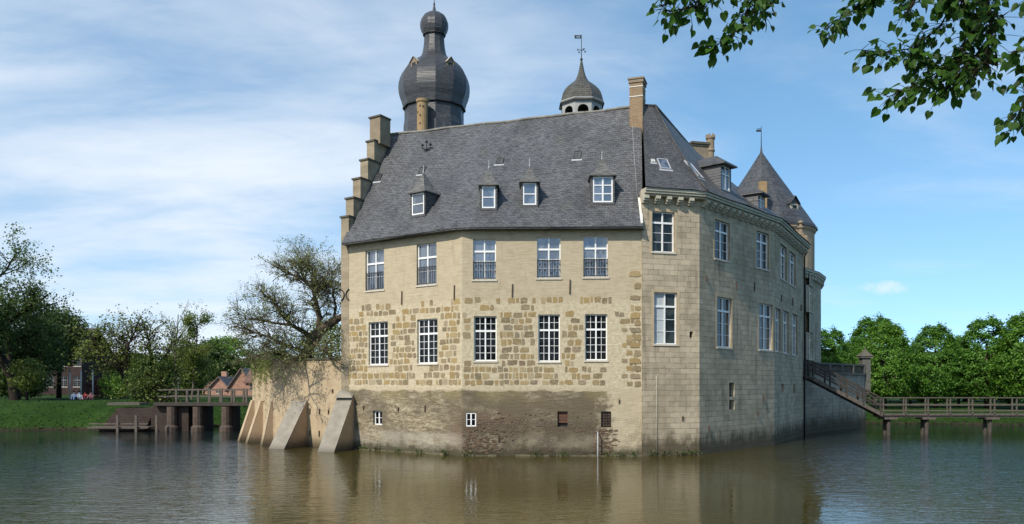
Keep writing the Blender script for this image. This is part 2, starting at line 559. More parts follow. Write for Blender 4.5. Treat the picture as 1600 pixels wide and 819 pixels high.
def m_bark(name, col):
    m, t = mat(name)
    oc = t.n('ShaderNodeTexCoord').outputs['Object']
    n = t.noise(t.scale(oc, (6, 6, 1.2)), 2.5, 6, .7)
    c = t.ramp(n, [(.3, tuple(k * .5 for k in col)), (.7, tuple(k * 1.5 for k in col))])
    return finish(m, t, c, .95, n, .8, .04, .1)


def m_brick(name, a, b, mo, w_=.25, h_=.085):
    m, t = mat(name)
    uv = uvmap(t)
    br = t.n('ShaderNodeTexBrick', {'Vector': uv, 'Color1': a, 'Color2': b, 'Mortar': mo, 'Scale': 1.0, 'Mortar Size': .012, 'Brick Width': w_, 'Row Height': h_})
    n = t.noise(uv, 1.5, 6, .7)
    c = t.mix(t.mapr(n, .4, .7, 0, .5), br.outputs[0], tuple(k * .45 for k in a))
    return finish(m, t, c, .9, br.outputs['Fac'], -.3, .01, .15)


M = {}
M['front'] = m_front()
M['ashlar'] = m_ashlar()
M['ashlar_grey'] = m_ashlar('scored_grey_render', (.42, .37, .28), 1.0)
M['stones'] = m_stones()
M['retain'] = m_plain_wall('buff_render', (.36, .275, .175), (.45, .35, .225), (.53, .43, .29), (.22, .17, .11), .45)
M['buttress'] = m_plain_wall('buttress_render', (.38, .27, .17), (.43, .31, .20), (.48, .36, .24), (.28, .2, .13), .3)
M['lead'] = m_plain_wall('grey_cement_slope', (.19, .17, .14), (.26, .235, .195), (.33, .30, .25), (.22, .2, .12), .35)
M['slate'] = m_slate('slate_roof', (.046, .046, .048), (.096, .097, .100))
M['slate_dark'] = m_slate('dark_slate', (.045, .044, .044), (.078, .077, .077), moss=.35, rough=.5)
M['slate_dorm'] = m_slate('dormer_slate', (.085, .083, .076), (.145, .14, .128), w_=.2, h_=.12, moss=.4)
M['onion'] = m_slate('onion_slate', (.034, .035, .039), (.050, .052, .057), w_=.18, h_=.11, rough=.42, moss=.12, sheen=.5)
M['cone'] = m_slate('cone_slate', (.030, .031, .034), (.060, .062, .066), w_=.4, h_=.5, rough=.45, moss=.1)
M['turretroof'] = m_slate('turret_slate', (.045, .043, .036), (.08, .076, .062), moss=.4)
M['gable'] = m_plain_wall('gable_stone', (.17, .14, .10), (.29, .24, .165), (.40, .335, .235), (.20, .17, .12), .5, False)
M['cap'] = simple('mossy_cap', (.10, .09, .07), .9, .4, 4, .5)
M['chimbrick'] = m_brick('chimney_brick', (.30, .20, .115), (.24, .155, .09), (.28, .23, .16))
M['chimstone'] = simple('chimney_plaster', (.24, .19, .13), .9, .25, 2.5, .4)
M['ochre'] = simple('ochre_pipe_plaster', (.30, .205, .105), .85, .25, 3, .3)
M['white'] = simple('white_paint', (.78, .78, .76), .45, .05, 6)
M['offwhite'] = simple('aged_white_paint', (.60, .58, .53), .6, .12, 5)
M['white_shaded'] = simple('shaded_window_paint', (.22, .22, .22), .6, .15, 5)  # white frame paint with the shade darkened into its colour
M['sill'] = simple('stone_sill', (.52, .47, .38), .8, .15, 6, .3)
M['surround'] = simple('tan_window_surround', (.44, .35, .23), .9, .2, 5, .4)
M['cornice'] = simple('stone_cornice', (.43, .40, .31), .85, .25, 3, .4)
M['cornice_d'] = simple('lichened_ridge_mortar', (.20, .19, .165), .85, .5, 3, .4)
M['iron'] = simple('black_iron', (.025, .024, .024), .55, .3, 8)
M['rust'] = simple('rusty_iron', (.085, .055, .038), .8, .4, 8)
M['zinc'] = simple('zinc_sheet', (.36, .37, .38), .45, .15, 5)
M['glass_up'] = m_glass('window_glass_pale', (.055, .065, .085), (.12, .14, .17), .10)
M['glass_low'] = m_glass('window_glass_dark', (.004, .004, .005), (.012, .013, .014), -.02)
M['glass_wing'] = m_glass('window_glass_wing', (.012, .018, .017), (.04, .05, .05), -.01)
M['curtain'] = simple('net_curtain', (.42, .46, .47), .9, .12, 3)
M['wood_dark'] = simple('weathered_dark_timber', (.055, .046, .038), .85, .4, 4, .4)
M['wood_grey'] = simple('weathered_grey_timber', (.11, .092, .075), .85, .4, 4, .4)
M['board'] = simple('old_boards', (.12, .06, .04), .8, .4, 6, .4)
M['brick_red'] = m_brick('pink_brick', (.42, .21, .145), (.35, .17, .12), (.40, .30, .24))
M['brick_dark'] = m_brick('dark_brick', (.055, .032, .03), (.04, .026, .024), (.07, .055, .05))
M['brick_pier'] = m_brick('pier_brick', (.060, .038, .030), (.04, .028, .024), (.07, .06, .05))
M['verge'] = simple('weathered_verge_boards', (.17, .13, .11), .8, .3, 5)
M['tile'] = m_slate('brown_roof_tile', (.11, .06, .04), (.16, .09, .06), w_=.3, h_=.3, moss=.5)
M['tile_dark'] = m_slate('dark_roof_tile', (.045, .028, .026), (.075, .045, .04), w_=.3, h_=.3)
M['pillar'] = simple('terrace_stone', (.12, .105, .085), .9, .35, 3, .5)
M['cutw'] = simple('stained_pier_stone', (.085, .062, .05), .9, .5, 3, .5)
M['balu'] = simple('balustrade_stone', (.11, .105, .09), .9, .4, 5, .4)
M['bark'] = m_bark('bark', (.075, .058, .042))
M['bark_dark'] = m_bark('dark_bark', (.035, .028, .022))
M['bark_twig'] = m_bark('twiggy_bark', (.10, .08, .055))
M['bark_pale'] = m_bark('pale_bark', (.13, .11, .085))
M['leaf_lime'] = m_leaf('lime_leaves', (.03, .085, .011), (.11, .24, .028))
M['leaf_lime2'] = m_leaf('deep_lime_leaves', (.03, .085, .011), (.105, .23, .026))
M['leaf_lime3'] = m_leaf('yellowish_lime_leaves', (.034, .088, .011), (.125, .255, .028))
M['leaf_dark'] = m_leaf('dark_leaves', (.025, .048, .010), (.085, .135, .028))
M['leaf_olive'] = m_leaf('olive_leaves', (.05, .07, .012), (.17, .21, .04))
M['leaf_bright'] = m_leaf('bright_leaves', (.05, .11, .012), (.15, .27, .035))
M['leaf_grey'] = m_leaf('young_grey_leaves', (.12, .15, .04), (.27, .32, .12))
M['leaf_grassy'] = m_leaf('grass_blades', (.010, .027, .005), (.032, .068, .012), .15, .05)
M['leaf_mid'] = m_leaf('mid_green_leaves', (.04, .072, .017), (.13, .19, .05))
M['leaf_red'] = m_leaf('copper_leaves', (.055, .018, .016), (.14, .045, .035))
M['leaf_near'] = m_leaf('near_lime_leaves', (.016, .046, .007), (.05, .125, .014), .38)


def m_water():
    m, t = mat('moat_water')
    oc = t.n('ShaderNodeTexCoord').outputs['Object']
    a = t.noise(t.scale(oc, (.5, 1.0, 1)), 3.2, 3, .6, .6)
    b = t.noise(t.scale(oc, (.35, 1.0, 1)), .9, 2, .5, .3)
    c = t.noise(oc, 13, 2, .5)
    patch = t.mapr(t.noise(t.scale(oc, (.6, 1, 1)), .075, 3, .55), .38, .62, .22, .62)
    x, y, _ = t.sep(oc)
    sidew = t.math('MULTIPLY', t.math('MAXIMUM', t.mapr(x, -5, -14, .0, 2.3), t.mapr(x, 9, 14, .0, 3.2)), t.mapr(y, 42, 60, 1.0, .12))
    patch = t.math('MULTIPLY', t.math('ADD', patch, sidew), .62)
    h = t.math('ADD', t.math('MULTIPLY', a, .050), t.math('ADD', t.math('MULTIPLY', b, .030), t.math('MULTIPLY', c, .004)))
    h = t.math('MULTIPLY', h, patch)
    mud_sky = t.mix(t.mapr(t.noise(oc, .12, 3, .5), .35, .65), (.042, .033, .005), (.054, .043, .008))
    mud_sky = t.mix(t.mapr(t.math('ABSOLUTE', t.math('SUBTRACT', x, 1.0)), 9, 24), mud_sky, (.010, .018, .018))  # bluer towards both sides, tinting in the mirrored sky
    m2 = finish(m, t, mud_sky, .015, h, 1.0, 1.0, .5, {'IOR': 1.33})
    return m2


M['water'] = m_water()


def m_grass():
    m, t = mat('mown_grass')
    oc = t.n('ShaderNodeTexCoord').outputs['Object']
    x, y, z = t.sep(oc)
    n1 = t.noise(oc, .35, 6, .65)
    n2 = t.noise(oc, 7, 4, .7)
    c = t.ramp(t.math('ADD', t.math('MULTIPLY', n1, .5), t.math('MULTIPLY', n2, .5)), [(.3, (.009, .024, .004)), (.52, (.021, .05, .008)), (.72, (.045, .085, .015))])
    earth = t.mapr(t.math('ADD', z, t.math('MULTIPLY', n2, -.25)), -.05, .2, 1, 0)
    c = t.mix(earth, c, (.035, .028, .018))
    return finish(m, t, c, .95, n2, .8, .12, .1)


M['grass'] = m_grass()

# ------------------------------------------------------------------ ground and water
def shore(X, Y):
    """positive inside the moat, metres from the bank"""
    far = np.interp(X, [-60, -42, -31, -26, -18, 0, 25, 34, 44, 60], [63, 65.5, 67, 72, 74, 80, 84, 78, 75, 73])
    far = far + .5 * np.sin(X * .8) + .3 * np.sin(X * 2.1 + 1)
    return np.minimum(np.minimum(Y - 3.5, far - Y), np.minimum(X + 56, 50 - X))


xs = np.concatenate([[-3000, -1500, -700, -350, -200, -140], np.arange(-100, 101, 1.0), [140, 200, 350, 700, 1500, 3000]])
ys = np.concatenate([[-3000, -1200, -400, -150, -70], np.arange(-30, 131, 1.0), [150, 180, 230, 320, 500, 900, 1800, 3500]])
X, Y = np.meshgrid(xs, ys)
sd = shore(X, Y)
hland = np.where(X < 5, 2.15, 1.15)
wid = np.where(X < 5, 5.0, 6.5)
tt = np.clip(-sd / wid, 0, 1)
Z = np.where(sd > 0, -np.clip(sd * .6, 0, 1.6) - .05, (tt ** .75) * hland)
Z = Z + np.where(sd < -3, .06 * np.sin(X * .37) * np.cos(Y * .41), 0)
nx, ny = len(xs), len(ys)
me = bpy.data.meshes.new("ground")
idx = np.arange(nx * ny).reshape(ny, nx)
fa = np.stack([idx[:-1, :-1], idx[:-1, 1:], idx[1:, 1:], idx[1:, :-1]], -1).reshape(-1, 4)
me.from_pydata(np.stack([X, Y, Z], -1).reshape(-1, 3).tolist(), [], fa.tolist())
me.polygons.foreach_set('use_smooth', [True] * len(me.polygons))
me.materials.append(M['grass'])
gr = bpy.data.objects.new("ground", me)
COL.objects.link(gr)
tag(gr, kind='structure')

mb = MB()
mb.poly([(-58, 1, 0), (53, 1, 0), (53, 90, 0), (-58, 90, 0)])
wt = mb.build("water", M['water'])
tag(wt, kind='structure')

# castle island under the buildings
mb = MB()
isl = [(-9.9, 48.2), (-1.9, 43.6), (6.8, 43.2), (10, 44), (15.6, 51), (20.8, 60.5), (29.8, 71.4), (20, 80), (-8, 78), (-18.0, 64), (-17.0, 55.2), (-14.6, 51.2)]
mb.poly([(x, y, 4.62) for x, y in isl])
for i in range(len(isl)):
    a, b = isl[i], isl[(i + 1) % len(isl)]
    mb.poly([(a[0], a[1], -1.5), (b[0], b[1], -1.5), (b[0], b[1], 4.62), (a[0], a[1], 4.62)])
tag(mb.build("courtyard_ground", M['grass']), kind='structure')

# ------------------------------------------------------------------ window builder
def window(fr, op, parent, style, glass, depth=.2, label=None, railing=False, sill=True):
    a, b, c, d = op
    wd, ht = b - a, d - c
    fm = MB()
    o0, o1 = -depth, -depth + .07
    fw = .06
    def B(x0, x1, z0, z1, e=0.0):
        fm.fbox(fr, x0, x1, o0, o1 + e, z0, z1)
    B(a, a + fw, c, d)
    B(b - fw, b, c, d)
    B(a + fw, b - fw, c, c + fw, .004)
    B(a + fw, b - fw, d - fw, d, .004)
    mx = (a + b) / 2
    tz = d - ht * style['t'] if style.get('t') else None
    cells = []
    if tz:
        B(a + fw, b - fw, tz - .05, tz + .05, .012)
        cells = [(c + fw, tz - .05, style['rb']), (tz + .05, d - fw, style['rt'])]
    else:
        cells = [(c + fw, d - fw, style['rb'])]
    if style['m']:
        B(mx - .036, mx + .036, c + fw, d - fw, .018)
        halves = [(a + fw, mx - .036), (mx + .036, b - fw)]
    else:
        halves = [(a + fw, b - fw)]
    for (x0, x1) in halves:
        for k in range(1, style['c']):
            x = x0 + (x1 - x0) * k / style['c']
            B(x - .011, x + .011, c + fw, d - fw, -.012)
        for (z0, z1, rr) in cells:
            for k in range(1, rr):
                z = z0 + (z1 - z0) * k / rr
                B(x0, x1, z - .011, z + .011, -.018)
    f = fm.build('window', M[style.get('mat', 'white')], parent)
    if label:
        f['label'] = label
    g = MB()
    q = -depth + .02
    g.poly([fr.pt(a, q, c), fr.pt(b, q, c), fr.pt(b, q, d), fr.pt(a, q, d)], [(a, c), (b, c), (b, d), (a, d)])
    g.build('pane', M[glass], f)
    if sill:
        s = MB()
        s.fbox(fr, a - .06, b + .06, -.2, .05, c - .09, c - .002)
        s.build('sill', M['sill'], f)
    if railing:
        r = MB()
        zt = c + ht * .43
        r.bar(fr.pt(a, -.05, zt), fr.pt(b, -.05, zt), .03)
        r.bar(fr.pt(a, -.05, c + .08), fr.pt(b, -.05, c + .08), .03)
        n = max(5, int(wd / .135))
        for k in range(n + 1):
            x = a + .03 + (wd - .06) * k / n
            r.bar(fr.pt(x, -.05, c + .03), fr.pt(x, -.05, zt + .05), .026)
            if railing == 2 and k % 2:
                zc = c + ht * .2
                r.bar(fr.pt(x - .04, -.05, zc), fr.pt(x + .04, -.05, zc), .05)
                r.bar(fr.pt(x - .04, -.05, zc + .3), fr.pt(x + .04, -.05, zc + .3), .05)
        r.build('railing', M['iron'], f)
    return f


ST_UP = dict(t=.30, m=1, c=1, rt=1, rb=3)
ST_UP2 = dict(t=.34, m=1, c=1, rt=1, rb=2)
ST_LOW = dict(t=.33, m=1, c=2, rt=2, rb=4)
ST_WING = dict(t=.27, m=1, c=1, rt=1, rb=3)

# ------------------------------------------------------------------ FRONT RANGE
P0, P1, P2 = (-10.1, 47.6), (-2.64, 42.5), (6.82, 42.3)
FA = Fr(P0, P1, 0.0)
FB = Fr(P1, P2, FA.L)
C0, C1, C2, C3 = (6.82, 42.22), (10.05, 43.1), (16.35, 50.1), (21.6, 59.6)
range_ = empty('castle_range', (-1.6, 44.5, 0), 'long castle front range with cream plaster over exposed ochre stones and steep slate roof', 'castle wing')

upA = [FA.rect(571, 390, 600, 453.5), FA.rect(651, 380, 682, 445)]
upB = [FB.rect(739, 373.5, 775, 437), FB.rect(839, 370, 876, 434.5), FB.rect(911.5, 368.5, 950, 433)]
loA = [FA.rect(576, 503, 606, 570), FA.rect(652, 498.5, 683.5, 568)]
loB = [FB.rect(740.5, 494, 776, 564), FB.rect(841, 491.5, 875, 565), FB.rect(914, 491, 949, 563)]
baA = [FA.rect(583, 642, 597, 664)]
baB = [FB.rect(728, 645, 744, 666.5), FB.rect(871, 643, 887, 667), FB.rect(939, 643, 955, 668)]
mb = MB()
wall(mb, FA, -1.2, 12.35, upA + loA + baA)
wall(mb, FB, -1.2, 12.35, upB + loB + baB)
mb.build('wall', M['front'], range_)

for i, o in enumerate(upA):
    window(FA, o, range_, ST_UP2, 'glass_up', railing=1)
for i, o in enumerate(upB):
    window(FB, o, range_, ST_UP, 'glass_up', railing=2)
for o in loA:
    window(FA, o, range_, ST_LOW, 'glass_low')
for o in loB:
    window(FB, o, range_, ST_LOW, 'glass_low', label='white casement window with sixteen panes below the transom')
window(FA, baA[0], range_, dict(m=1, c=1, rb=2), 'glass_low', depth=.22, sill=False)
window(FB, baB[0], range_, dict(m=1, c=1, rb=2), 'glass_low', depth=.1, sill=False)
# boarded cellar opening and a walled-up one
b_ = MB()
a, b, c, d = baB[1]
for k in range(4):
    z0 = c + (d - c) * (.25 + .19 * k)
    b_.fbox(FB, a, b, -.16, -.13, z0, z0 + (d - c) * .17)
bo = b_.build('shutter', M['board'], range_)
bo['label'] = 'broken reddish boards in a cellar opening'
b_ = MB()
b_.poly([FB.pt(a, -.23, c), FB.pt(b, -.23, c), FB.pt(b, -.23, d), FB.pt(a, -.23, d)])
b_.build('backing', M['iron'], bo)
b_ = MB()
a, b, c, d = baB[3 - 1]
b_.poly([FB.pt(a, -.1, c), FB.pt(b, -.1, c), FB.pt(b, -.1, d), FB.pt(a, -.1, d)])
b_.build('grille_plate', M['rust'], range_)
b_ = MB()
for k in range(6):
    z = c + (d - c) * (k + .5) / 6
    b_.bar(FB.pt(a, -.07, z), FB.pt(b, -.07, z), .02)
for k in range(4):
    x = a + (b - a) * (k + .5) / 4
    b_.bar(FB.pt(x, -.06, c), FB.pt(x, -.06, d), .02)
b_.build('grille', M['iron'], range_)

# exposed stones standing a little proud of the mortar
rng = random.Random(11)
allops = {0: upA + loA + baA, 1: upB + loB + baB}


def stone(mb, fr, cs, cz, w_, h_, rg, prd=None):
    n = 10
    pr = prd or rg.uniform(.004, .012)
    pw = rg.uniform(.26, .45)
    ring0, ring1 = [], []
    tl = rg.uniform(-.05, .05)
    jit = [rg.uniform(.76, 1.08) for _ in range(n)]
    for k in range(n):
        t = 2 * math.pi * (k + .5) / n
        ct, st = math.cos(t), math.sin(t)
        x = math.copysign(abs(ct) ** pw, ct) * w_ / 2 * jit[k]
        z = math.copysign(abs(st) ** pw, st) * h_ / 2 * jit[(k * 3) % n]
        z += x * tl
        ring0.append((cs + x, cz + z))
        ring1.append((cs + x * .95, cz + z * .94))
    P0_ = [fr.pt(x, .002, z) for x, z in ring0]
    P1_ = [fr.pt(x, pr, z) for x, z in ring1]
    base = len(mb.v)
    mb.v += [tuple(p) for p in P0_ + P1_]
    uv0 = [(x + fr.u0, z) for x, z in ring0]
    uv1 = [(x + fr.u0, z) for x, z in ring1]
    for k in range(n):
        j = (k + 1) % n
        mb.f.append((base + k, base + j, base + n + j, base + n + k))
        mb.uv.append([uv0[k], uv0[j], uv1[j], uv1[k]])
        mb.sm.append(False)
    mb.f.append(tuple(range(base + n, base + 2 * n)))
    mb.uv.append(uv1)
    mb.sm.append(False)


def hn(x, y):
    return (math.sin(x * 1.3 + 1.7 * math.sin(y * 1.1)) + math.sin(y * 1.9 - x * .7 + 2.0) + math.sin(x * 2.9 + y * 2.3)) / 3


sm_ = MB()
for wi, fr in ((0, FA), (1, FB)):
    z = 3.72
    while z < 8.55:
        rowh = rng.uniform(.31, .41)
        s = rng.uniform(0, .2)
        while s < fr.L - .1:
            w_ = rng.choice([rng.uniform(.14, .30), rng.uniform(.30, .60)])
            gap = rng.uniform(.005, .05)
            cs, cz = s + w_ / 2, z + rowh / 2 + rng.uniform(-.03, .03)
            s += w_ + gap
            if s > fr.L:
                break
            U = fr.u0 + cs
            ok = True
            for o in allops[wi]:
                if o[0] - .07 - w_ / 2 < cs < o[1] + .07 + w_ / 2 and o[2] - .25 < cz < o[3] + (.42 if o[2] < 7 else .3):
                    ok = False
            top = 8.35 + .25 * hn(U * .7, 3) - (.9 if cs < 1.6 and wi == 0 else 0)
            if cz > top:
                ok = False
            if cz > 7.6 and rng.random() < .25:
                ok = False
            # plaster patches
            if wi == 1 and cs > fr.L - 2.0 and cs < fr.L - .55 and cz < 6.9:
                if cs > fr.L - 2.0 + (cz - 3.8) * .1:
                    ok = False
            if wi == 1 and cs > 7.6 and cz > 5 and rng.random() < .35:
                ok = False
            if hn(U * 1.1, cz * 1.3) > .80 or rng.random() < .04:
                ok = False
            if not ok:
                continue
            stone(sm_, fr, cs, cz, w_, rowh * rng.uniform(.80, .99), rng)
        z += rowh
# quoins on the right-hand edge
z = 3.6
k = 0
while z < 9.7:
    h_ = rng.uniform(.28, .42)
    w_ = .62 if k % 2 else .36
    stone(sm_, FB, FB.L - w_ / 2 - .03, z + h_ / 2, w_, h_ * .86, rng, .03)
    if z < 6.8 and rng.random() < .8:
        stone(sm_, FB, FB.L - w_ - .28, z + h_ / 2, .34, h_ * .7, rng)
    z += h_ + (.03 if z < 7.3 else .25)
    k += 1
sm_.build('exposed_stonework', M['stones'], range_)

# rubble and fallen brick at the wall foot
ft = MB()
for wi, fr in ((0, FA), (1, FB)):
    s = .3 if wi == 0 else 0
    while s < fr.L - .8:
        w_ = rng.uniform(.35, 1.3)
        if rng.random() < .88:
            ft.fbox(fr, s, s + w_ * .97, -.1, rng.uniform(.06, .2), -.5, rng.uniform(.02, .11))
        s += w_
M['footing'] = simple('mossy_footing', (.13, .115, .07), .9, .5, 4, .5)
fo = ft.build('footing', M['footing'], range_)
fo['label'] = 'low broken stone footing at the waterline'
rb = MB()
for _ in range(170):
    cu = rng.gauss(1.1, .8)
    cz = abs(rng.gauss(0, .75)) + .15
    if cz > 2.6 or cu < .0:
        continue
    o = baB[0]
    if o[0] - .1 < cu < o[1] + .1 and o[2] - .1 < cz < o[3] + .1:
        continue
    stone(rb, FB, cu, cz, rng.uniform(.10, .24), rng.uniform(.05, .09), rng, rng.uniform(.015, .045))
for _ in range(60):
    cu, cz = rng.uniform(1.5, 7.5), rng.uniform(1.2, 2.3)
    if any(o[0] - .15 < cu < o[1] + .15 and o[2] - .1 < cz < o[3] + .1 for o in baB):
        continue
    stone(rb, FB, cu, cz, rng.uniform(.08, .2), rng.uniform(.05, .09), rng, rng.uniform(.01, .03))
for _ in range(90):
    cu, cz = rng.gauss(7.55, .3), rng.uniform(.1, 1.6)
    if any(o[0] - .15 < cu < o[1] + .15 and o[2] - .1 < cz < o[3] + .1 for o in baB):
        continue
    stone(rb, FB, cu, cz, rng.uniform(.12, .24), rng.uniform(.05, .08), rng, .02)
M['oldbrick'] = simple('old_brick', (.135, .092, .058), .9, .7, 5, .5)
rr = rb.build('exposed_brickwork', M['oldbrick'], range_)

# iron wall anchors
def anchor(fr, px, y0, y1, parent, mname='rust'):
    s, D = fr.at(px)
    z0, z1 = CH - (y1 - HY) / FL * D, CH - (y0 - HY) / FL * D
    m_ = MB()
    m_.bar(fr.pt(s, .04, z0), fr.pt(s + .02, .04, z1), .055)
    m_.fbox(fr, s - .02, s + .04, 0, .04, (z0 + z1) / 2 - .04, (z0 + z1) / 2 + .04)
    m_.build('wall_anchor', M[mname], parent)


for px, y0, y1 in ((628, 455, 476), (710, 446, 468)):
    anchor(FA, px, y0, y1, range_)
for px, y0, y1 in ((800, 444, 464), (890, 437, 459), (779, 680, 690), (967, 624, 630)):
    anchor(FB, px, y0, y1, range_)
for px, y0, y1 in ((568.5, 634, 641), (622.5, 637, 643), (664.5, 634, 644)):
    anchor(FA, px, y0, y1, range_)
# curled X-shaped anchor on the left corner
s, D = FA.at(540)
zc = CH - (461 - HY) / FL * D
xa = MB()
for sg in (-1, 1):
    pts = []
    for k in range(9):
        t = -1 + 2 * k / 8
        off = sg * (.07 + .24 * t * t)
        pts.append(FA.pt(s + off, .05, zc + .33 * t))
    xa.tube(pts, .035, 5)
xa.build('wall_anchor', M['iron'], range_)['label'] = 'curled X-shaped iron anchor'
# white standpipe in the water
wp = MB()
s, D = FB.at(933)
wp.tube([FB.pt(s, .35, -1), FB.pt(s, .35, 1.25), FB.pt(s, .0, 1.3)], .035, 6)
wp.build('standpipe', M['zinc'], range_)
# soffit strip between wall top and eaves
Z_E, Z_R = 12.0, 19.6
OV = .5
nA, nB = FA.n, FB.n
nm = (nA + nB).normalized()
E = [Vector((P0[0], P0[1], 0)) + FA.d * .55 + nA * OV, Vector((P1[0], P1[1], 0)) + nm * OV - FA.d * 1.3, Vector((P1[0], P1[1], 0)) + nm * (OV - .02) - FA.d * .5,
     Vector((P1[0], P1[1], 0)) + nm * (OV - .02) + FB.d * .5, Vector((P1[0], P1[1], 0)) + nB * OV + FB.d * 1.4, Vector((P2[0], P2[1], 0)) + nB * OV]
R0, R2 = Vector((-8.1, 51.1, 0)), Vector((7.35, 45.75, 0))
Wl = [(E[i] - E[0]).length for i in range(len(E))]
R = [R0.lerp(R2, Wl[i] / Wl[-1]) for i in range(len(E))]


def prof(v):
    return v * (.90 + .10 * v) if v < 1 else 1.0


def roofsurf(mb, E, R, zE, zR, nv=10, nu=3, pf=prof, uoff=0.0):
    ss = [uoff]
    for i in range(1, len(E)):
        ss.append(ss[-1] + (E[i] - E[i - 1]).length)
    for i in range(len(E) - 1):
        for k in range(nu):
            a0, a1 = k / nu, (k + 1) / nu
            e0, e1 = E[i].lerp(E[i + 1], a0), E[i].lerp(E[i + 1], a1)
            r0, r1 = R[i].lerp(R[i + 1], a0), R[i].lerp(R[i + 1], a1)
            s0, s1 = ss[i] + (ss[i + 1] - ss[i]) * a0, ss[i] + (ss[i + 1] - ss[i]) * a1
            for j in range(nv):
                v0, v1 = j / nv, (j + 1) / nv
                q = []
                for (e, r, v, s) in ((e0, r0, v0, s0), (e1, r1, v0, s1), (e1, r1, v1, s1), (e0, r0, v1, s0)):
                    p = e.lerp(r, v)
                    z = zE + (zR - zE) * pf(v) + .035 * math.sin(s * 1.1 + v * 4) * math.sin(v * 3.1 + s * .3) + .02 * math.sin(s * 2.7 + 1)
                    hl = math.hypot((r - e).length, zR - zE) * v
                    q.append((Vector((p.x, p.y, z)), (s, hl)))
                mb.poly([x[0] for x in q], [x[1] for x in q], True)


roofA = MB()
roofsurf(roofA, E, R, Z_E, Z_R, 14, 6)
# rear slope and fascia
Eb = [r + (r - e) for e, r in zip(E, R)]
back = MB()
back.v, back.f, back.uv, back.sm = list(roofA.v), list(roofA.f), list(roofA.uv), list(roofA.sm)
for i in range(len(E) - 1):
    back.poly([(R[i].x, R[i].y, Z_R), (R[i + 1].x, R[i + 1].y, Z_R), (Eb[i + 1].x, Eb[i + 1].y, Z_E), (Eb[i].x, Eb[i].y, Z_E)],
              [(i, 0), (i + 1, 0), (i + 1, 9), (i, 9)])
    a, b = E[i], E[i + 1]
    ia, ib = a - nm * (OV + .1), b - nm * (OV + .1)
    back.poly([(a.x, a.y, Z_E - .09), (b.x, b.y, Z_E - .09), (b.x, b.y, Z_E), (a.x, a.y, Z_E)])
    back.poly([(ia.x, ia.y, Z_E - .09), (ib.x, ib.y, Z_E - .09), (b.x, b.y, Z_E - .09), (a.x, a.y, Z_E - .09)])
roof1 = back.build('roof', M['slate'], range_, merge=False)
rg = MB()
_rp = [R[0].lerp(R[-1], k / 40) for k in range(41)]
rg.tube([(r.x, r.y, Z_R + .01 + .035 * math.sin(k * .7) * math.sin(k * .23)) for k, r in enumerate(_rp)], .085, 6)
rg.build('ridge', M['cornice_d'], roof1)
# gutter edge of slates
gt = MB()
gt.tube([(e.x, e.y, Z_E - .02) for e in E], .035, 5)
gt.build('eaves_board', M['slate_dark'], roof1)
# rear wall (never seen from the moat)
mb = MB()
for i in range(len(Eb) - 1):
    mb.poly([(Eb[i].x, Eb[i].y, 4), (Eb[i + 1].x, Eb[i + 1].y, 4), (Eb[i + 1].x, Eb[i + 1].y, Z_E), (Eb[i].x, Eb[i].y, Z_E)])
mb.build('rear_wall', M['retain'], range_)

# stepped gable on the left
gdir = (R0 - Vector((P0[0], P0[1], 0))).normalized()
GL = (R0 - Vector((P0[0], P0[1], 0))).length
gA = Vector((P0[0], P0[1], 0))
tdir = FA.d
gb = MB()
cp = MB()


def gblock(u0, u1, z0, z1, cap=True, th=.62, cmb=None, m_=None):
    o = .015
    c = []
    for (u, t) in ((u0, -o), (u0, th), (u1, th), (u1, -o)):
        p = gA + gdir * (u - o) + tdir * t
        c.append(p)
    (m_ or gb).hexa([Vector((p.x, p.y, z0)) for p in c] + [Vector((p.x, p.y, z1)) for p in c])
    if cap:
        e = .07
        c = []
        for (u, t) in ((u0 - e, -o - e), (u0 - e, th + e), (u1, th + e), (u1, -o - e)):
            p = gA + gdir * (u - o) + tdir * t
            c.append(p)
        (cmb or cp).hexa([Vector((p.x, p.y, z1 + .001)) for p in c] + [Vector((p.x, p.y, z1 + .10)) for p in c])


steps = [(0.0, 13.62), (.42, 14.8), (1.05, 16.1), (1.73, 17.4), (2.33, 18.7), (2.62, 18.75)]
for i in range(5):
    u0, zt = steps[i]
    gblock(u0, 2 * GL - u0, 11.0 if i == 0 else steps[i - 1][1] - .02, zt)
gblock(0, 2 * GL, -1.2, 11.0, cap=False)
gp = gb.build('stepped_gable', M['gable'], range_)
cp.build('coping', M['cap'], gp)
ch = MB()
chc = MB()
gblock(2.62, 2.62 + 1.0, 18.6, 20.25, True, .86, chc, ch)
cpart = ch.build('chimney', M['chimstone'], range_)
cpart['label'] = 'plain rendered chimney at the head of the stepped gable'
chc.build('chimney_cap', M['cap'], cpart)


